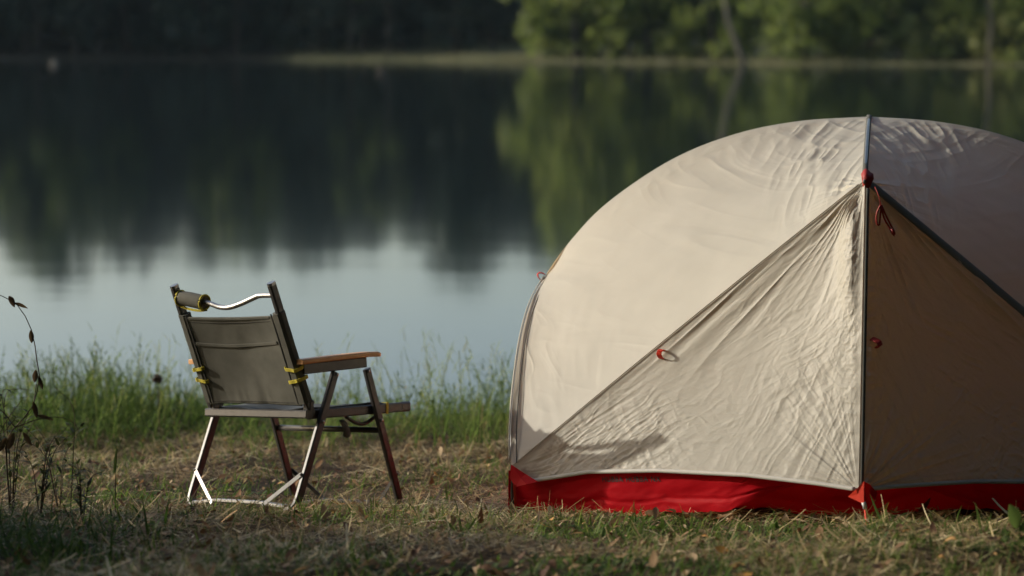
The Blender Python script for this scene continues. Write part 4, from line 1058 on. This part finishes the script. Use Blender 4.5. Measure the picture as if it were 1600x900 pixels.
# tangled weeds at the left edge
m_weed = leaf_mat('weed_leaf', [(0, (.035, .045, .016)), (.6, (.075, .095, .03)), (1, (.13, .12, .05))], .3, .6, spec=.15)
wr_ = random.Random(91)
for px, py, Y, hh, lb in [(18, 792, 6.35, .34, 'tall leafy dark weed at the left edge under the withered vine'), (62, 800, 6.2, .26, 'leafy weed with drooping leaves just right of the withered vine foot'),
                          (128, 806, 6.1, .21, 'small leaning weed left of the chair in the shade'), (-22, 800, 6.2, .36, 'leafy weed cut by the left edge of the view'), (92, 770, 6.7, .30, 'thin branching weed rising before the bank grass left of the chair')]:
    p = at(px, py, Y); p[2] = gz(p[0], p[1]) - .01
    o = empty('leafy_weed', p, lb, 'plant', 'weeds at the left edge'); paths = []; lv = []
    for b_ in range(5):
        a_ = wr_.random() * 6.28; sp_ = wr_.uniform(.1, .45) * hh; top = p + np.array([sp_ * math.cos(a_), sp_ * math.sin(a_) * .6, hh * wr_.uniform(.6, 1.0)])
        mid = (p * .45 + top * .55) + np.array([-.2 * sp_ * math.cos(a_), 0, .04])
        paths.append(([tuple(p), tuple(mid), tuple(top)], .0016)); cv_ = smooth_path([p, mid, top], 12)
        for q_ in range(3, 12): lv.append((cv_[q_], wr_.random() * 6.28, wr_.uniform(.022, .05)))
    stem_of(o, paths, m_dry)
    bb = np.array([c_ for c_, _, _ in lv]); nn_ = len(lv)
    vv_ = blades(bb, np.array([a_ for _, a_, _ in lv]), np.array([l_ for _, _, l_ in lv]), np.full(nn_, .011), R(35) + R(50) * rs.random(nn_), R(20) + R(60) * rs.random(nn_), 4, np.clip(.4 + .3 * rs.normal(size=nn_), 0, 1))
    fo = link('foliage', np_mesh('foliage', *vv_), m_weed, o); fo.matrix_parent_inverse = Matrix.Translation(-o.location)
# grass clump at the lower left corner, shade put into its low tint
rs = np.random.default_rng(222)
N = 620; cx = at(10, 880, 5.3)
x = cx[0] - .03 + rs.normal(size=N) * .15; y = 5.55 + rs.normal(size=N) * .26; base = np.stack([x, y, gz(x, y)], 1)
cl = blades(base, rs.random(N) * 6.283, .04 + .11 * rs.random(N), .003 + .005 * rs.random(N), R(10) + R(40) * rs.random(N), R(10) + R(70) * rs.random(N), 5, np.clip(.08 + .15 * rs.normal(size=N), 0, 1))
o = link('grass_tussock', np_mesh('grass_tussock', *cl), m_green); tag(o, 'grass tussock coloured dark for shade in the lower left corner', 'grass', kind='stuff')
# floats on the lake
for px, py, r_, lb in ((85, 101, .22, 'small pale float on the water by the far left shore'), (595, 113, .15, 'small dull yellow float on the water before the grassy strip')):
    Y = 1.87 * FPX / (py - 55); c = at(px, py, Y); o = empty('lake_float', (c[0], c[1], WATER_Z), lb, 'float')
    m = MB(); m.sweep([(0, 0, -.1), (0, 0, 0), (0, 0, .12), (0, 0, .24), (0, 0, .3)], [(r_ * math.cos(a), r_ * math.sin(a)) for a in np.linspace(0, 6.283, 12, endpoint=False)], (0, 1, 0), scale=[.6, 1, 1, .7, .2]); m.build('body', m_pale_bark if py < 105 else m_bark, o, True)
    m = MB(); m.tube([(0, 0, .28), (0, 0, .42)], .03, 6); m.build('rod', m_bark, o, True)

# ------------------------------------------------------------------ trees to the left of the camp that shade the foreground
rs = np.random.default_rng(404)
def shade_tree(x0, y0, h, wd, base, ncl, per, leaf, seed, label):
    o = empty('shade_tree', (x0, y0, float(gz(x0, y0))), label, 'tree')
    link('crown', np_mesh('crown', *tree_crown(h, wd, base, ncl, per, leaf, seed), smooth=False), m_leaf, o)
    m = trunk_mb(h, .16, seed); m.build('trunk', m_bark, o, True)
shade_tree(-9.6, 2.8, 7.5, 5.6, .10, 64, 230, .15, 501, 'leafy tree left of the camp whose shadow lies over the near turf')
shade_tree(-13.0, -1.5, 9.5, 7.0, .10, 60, 120, .16, 502, 'second leafy tree left of the camp, nearer the wood')
for i, (x0, y0, h, wd, lb) in enumerate([(-4.6, -1.6, 15, 12, 'unseen tall tree added behind the camp at the left, its crown blocking sky light'), (4.2, -2.4, 16, 13, 'unseen tall tree added behind the camp at the right, its crown blocking sky light'),
                                        (6.2, 6.8, 15, 12, 'unseen tall tree added to the right of the tent to block sky light')]):  # unseen trees, added with high crowns to block sky light
    o = empty('shade_tree', (x0, y0, float(gz(x0, y0))), lb, 'tree')
    link('crown', np_mesh('crown', *tree_crown(h, wd, .46, 70, 90, .22, 600 + i), smooth=False), m_dark_leaf, o)
    m = trunk_mb(h, .20, 610 + i); m.build('trunk', m_bark, o, True)
bx = empty('shade_bush', (-3.0, 5.65, float(gz(-3.0, 5.65))), 'unseen leafy bush added left of the withered vine to shade the near corner', 'bush')  # out of view, added to throw shade on the lower left corner
link('foliage', np_mesh('foliage', *tree_crown(.86, 2.3, .0, 56, 190, .045, 777), smooth=False), m_leaf, bx)
m = MB()
for a in range(6): m.tube([(0, 0, -.05), (.15 * math.cos(a), .15 * math.sin(a), .4), (.4 * math.cos(a), .4 * math.sin(a), .85)], .012, 6, scale=[1, .7, .3])
m.build('stem', m_bark, bx, True)
# unseen wood added behind and beside the camp to block sky light
parts = []
spots = [(x_ + rs.uniform(-1, 1), -9 - 5 * (i % 2) + rs.uniform(-1, 1)) for i, x_ in enumerate(np.linspace(-22, 26, 22))] + [(11 + 4.5 * (i % 2) + rs.uniform(-1, 1), y_) for i, y_ in enumerate(np.linspace(-6, 12, 9))]
for x_, y_ in spots:
    k = int(rs.integers(0, 5)); h, w_, cm, tm = kinds[k]
    v = np.empty(len(cm.vertices) * 3, np.float32); cm.vertices.foreach_get('co', v); v = v.reshape(-1, 3)
    tt = np.empty(len(cm.vertices), np.float32); cm.attributes['tint'].data.foreach_get('value', tt)
    parts.append((v * .85 + np.array([x_, y_, .1]), np.arange(len(v)).reshape(-1, 4), tt))
o = link('camp_woods', np_mesh('camp_woods', *cat_parts(parts), smooth=False), m_dark_leaf); tag(o, 'unseen dark wood added round the near side of the camp to block sky light', 'woods', kind='stuff')
# ------------------------------------------------------------------ the morning haze over the lake
HAZE = .00008
m = MB(); hx, hy0, hy1, hz0, hz1 = 930, -75, 1640, -3.4, 72
m.add([(x_, y_, z_) for z_ in (hz0, hz1) for x_, y_ in ((-hx, hy0), (hx, hy0), (hx, hy1), (-hx, hy1))], [(3, 2, 1, 0), (4, 5, 6, 7), (0, 1, 5, 4), (1, 2, 6, 5), (2, 3, 7, 6), (3, 0, 4, 7)])
mh = bpy.data.materials.new('haze_air'); mh.use_nodes = True; nt = mh.node_tree
nt.nodes.remove(nt.nodes['Principled BSDF']); pv = nt.nodes.new('ShaderNodeVolumePrincipled')
pv.inputs['Color'].default_value = (.62, .82, .95, 1); pv.inputs['Density'].default_value = HAZE; pv.inputs['Anisotropy'].default_value = .0
nt.links.new(pv.outputs[0], nt.nodes['Material Output'].inputs['Volume'])
if HAZE: o = m.build('haze', mh); tag(o, kind='stuff')
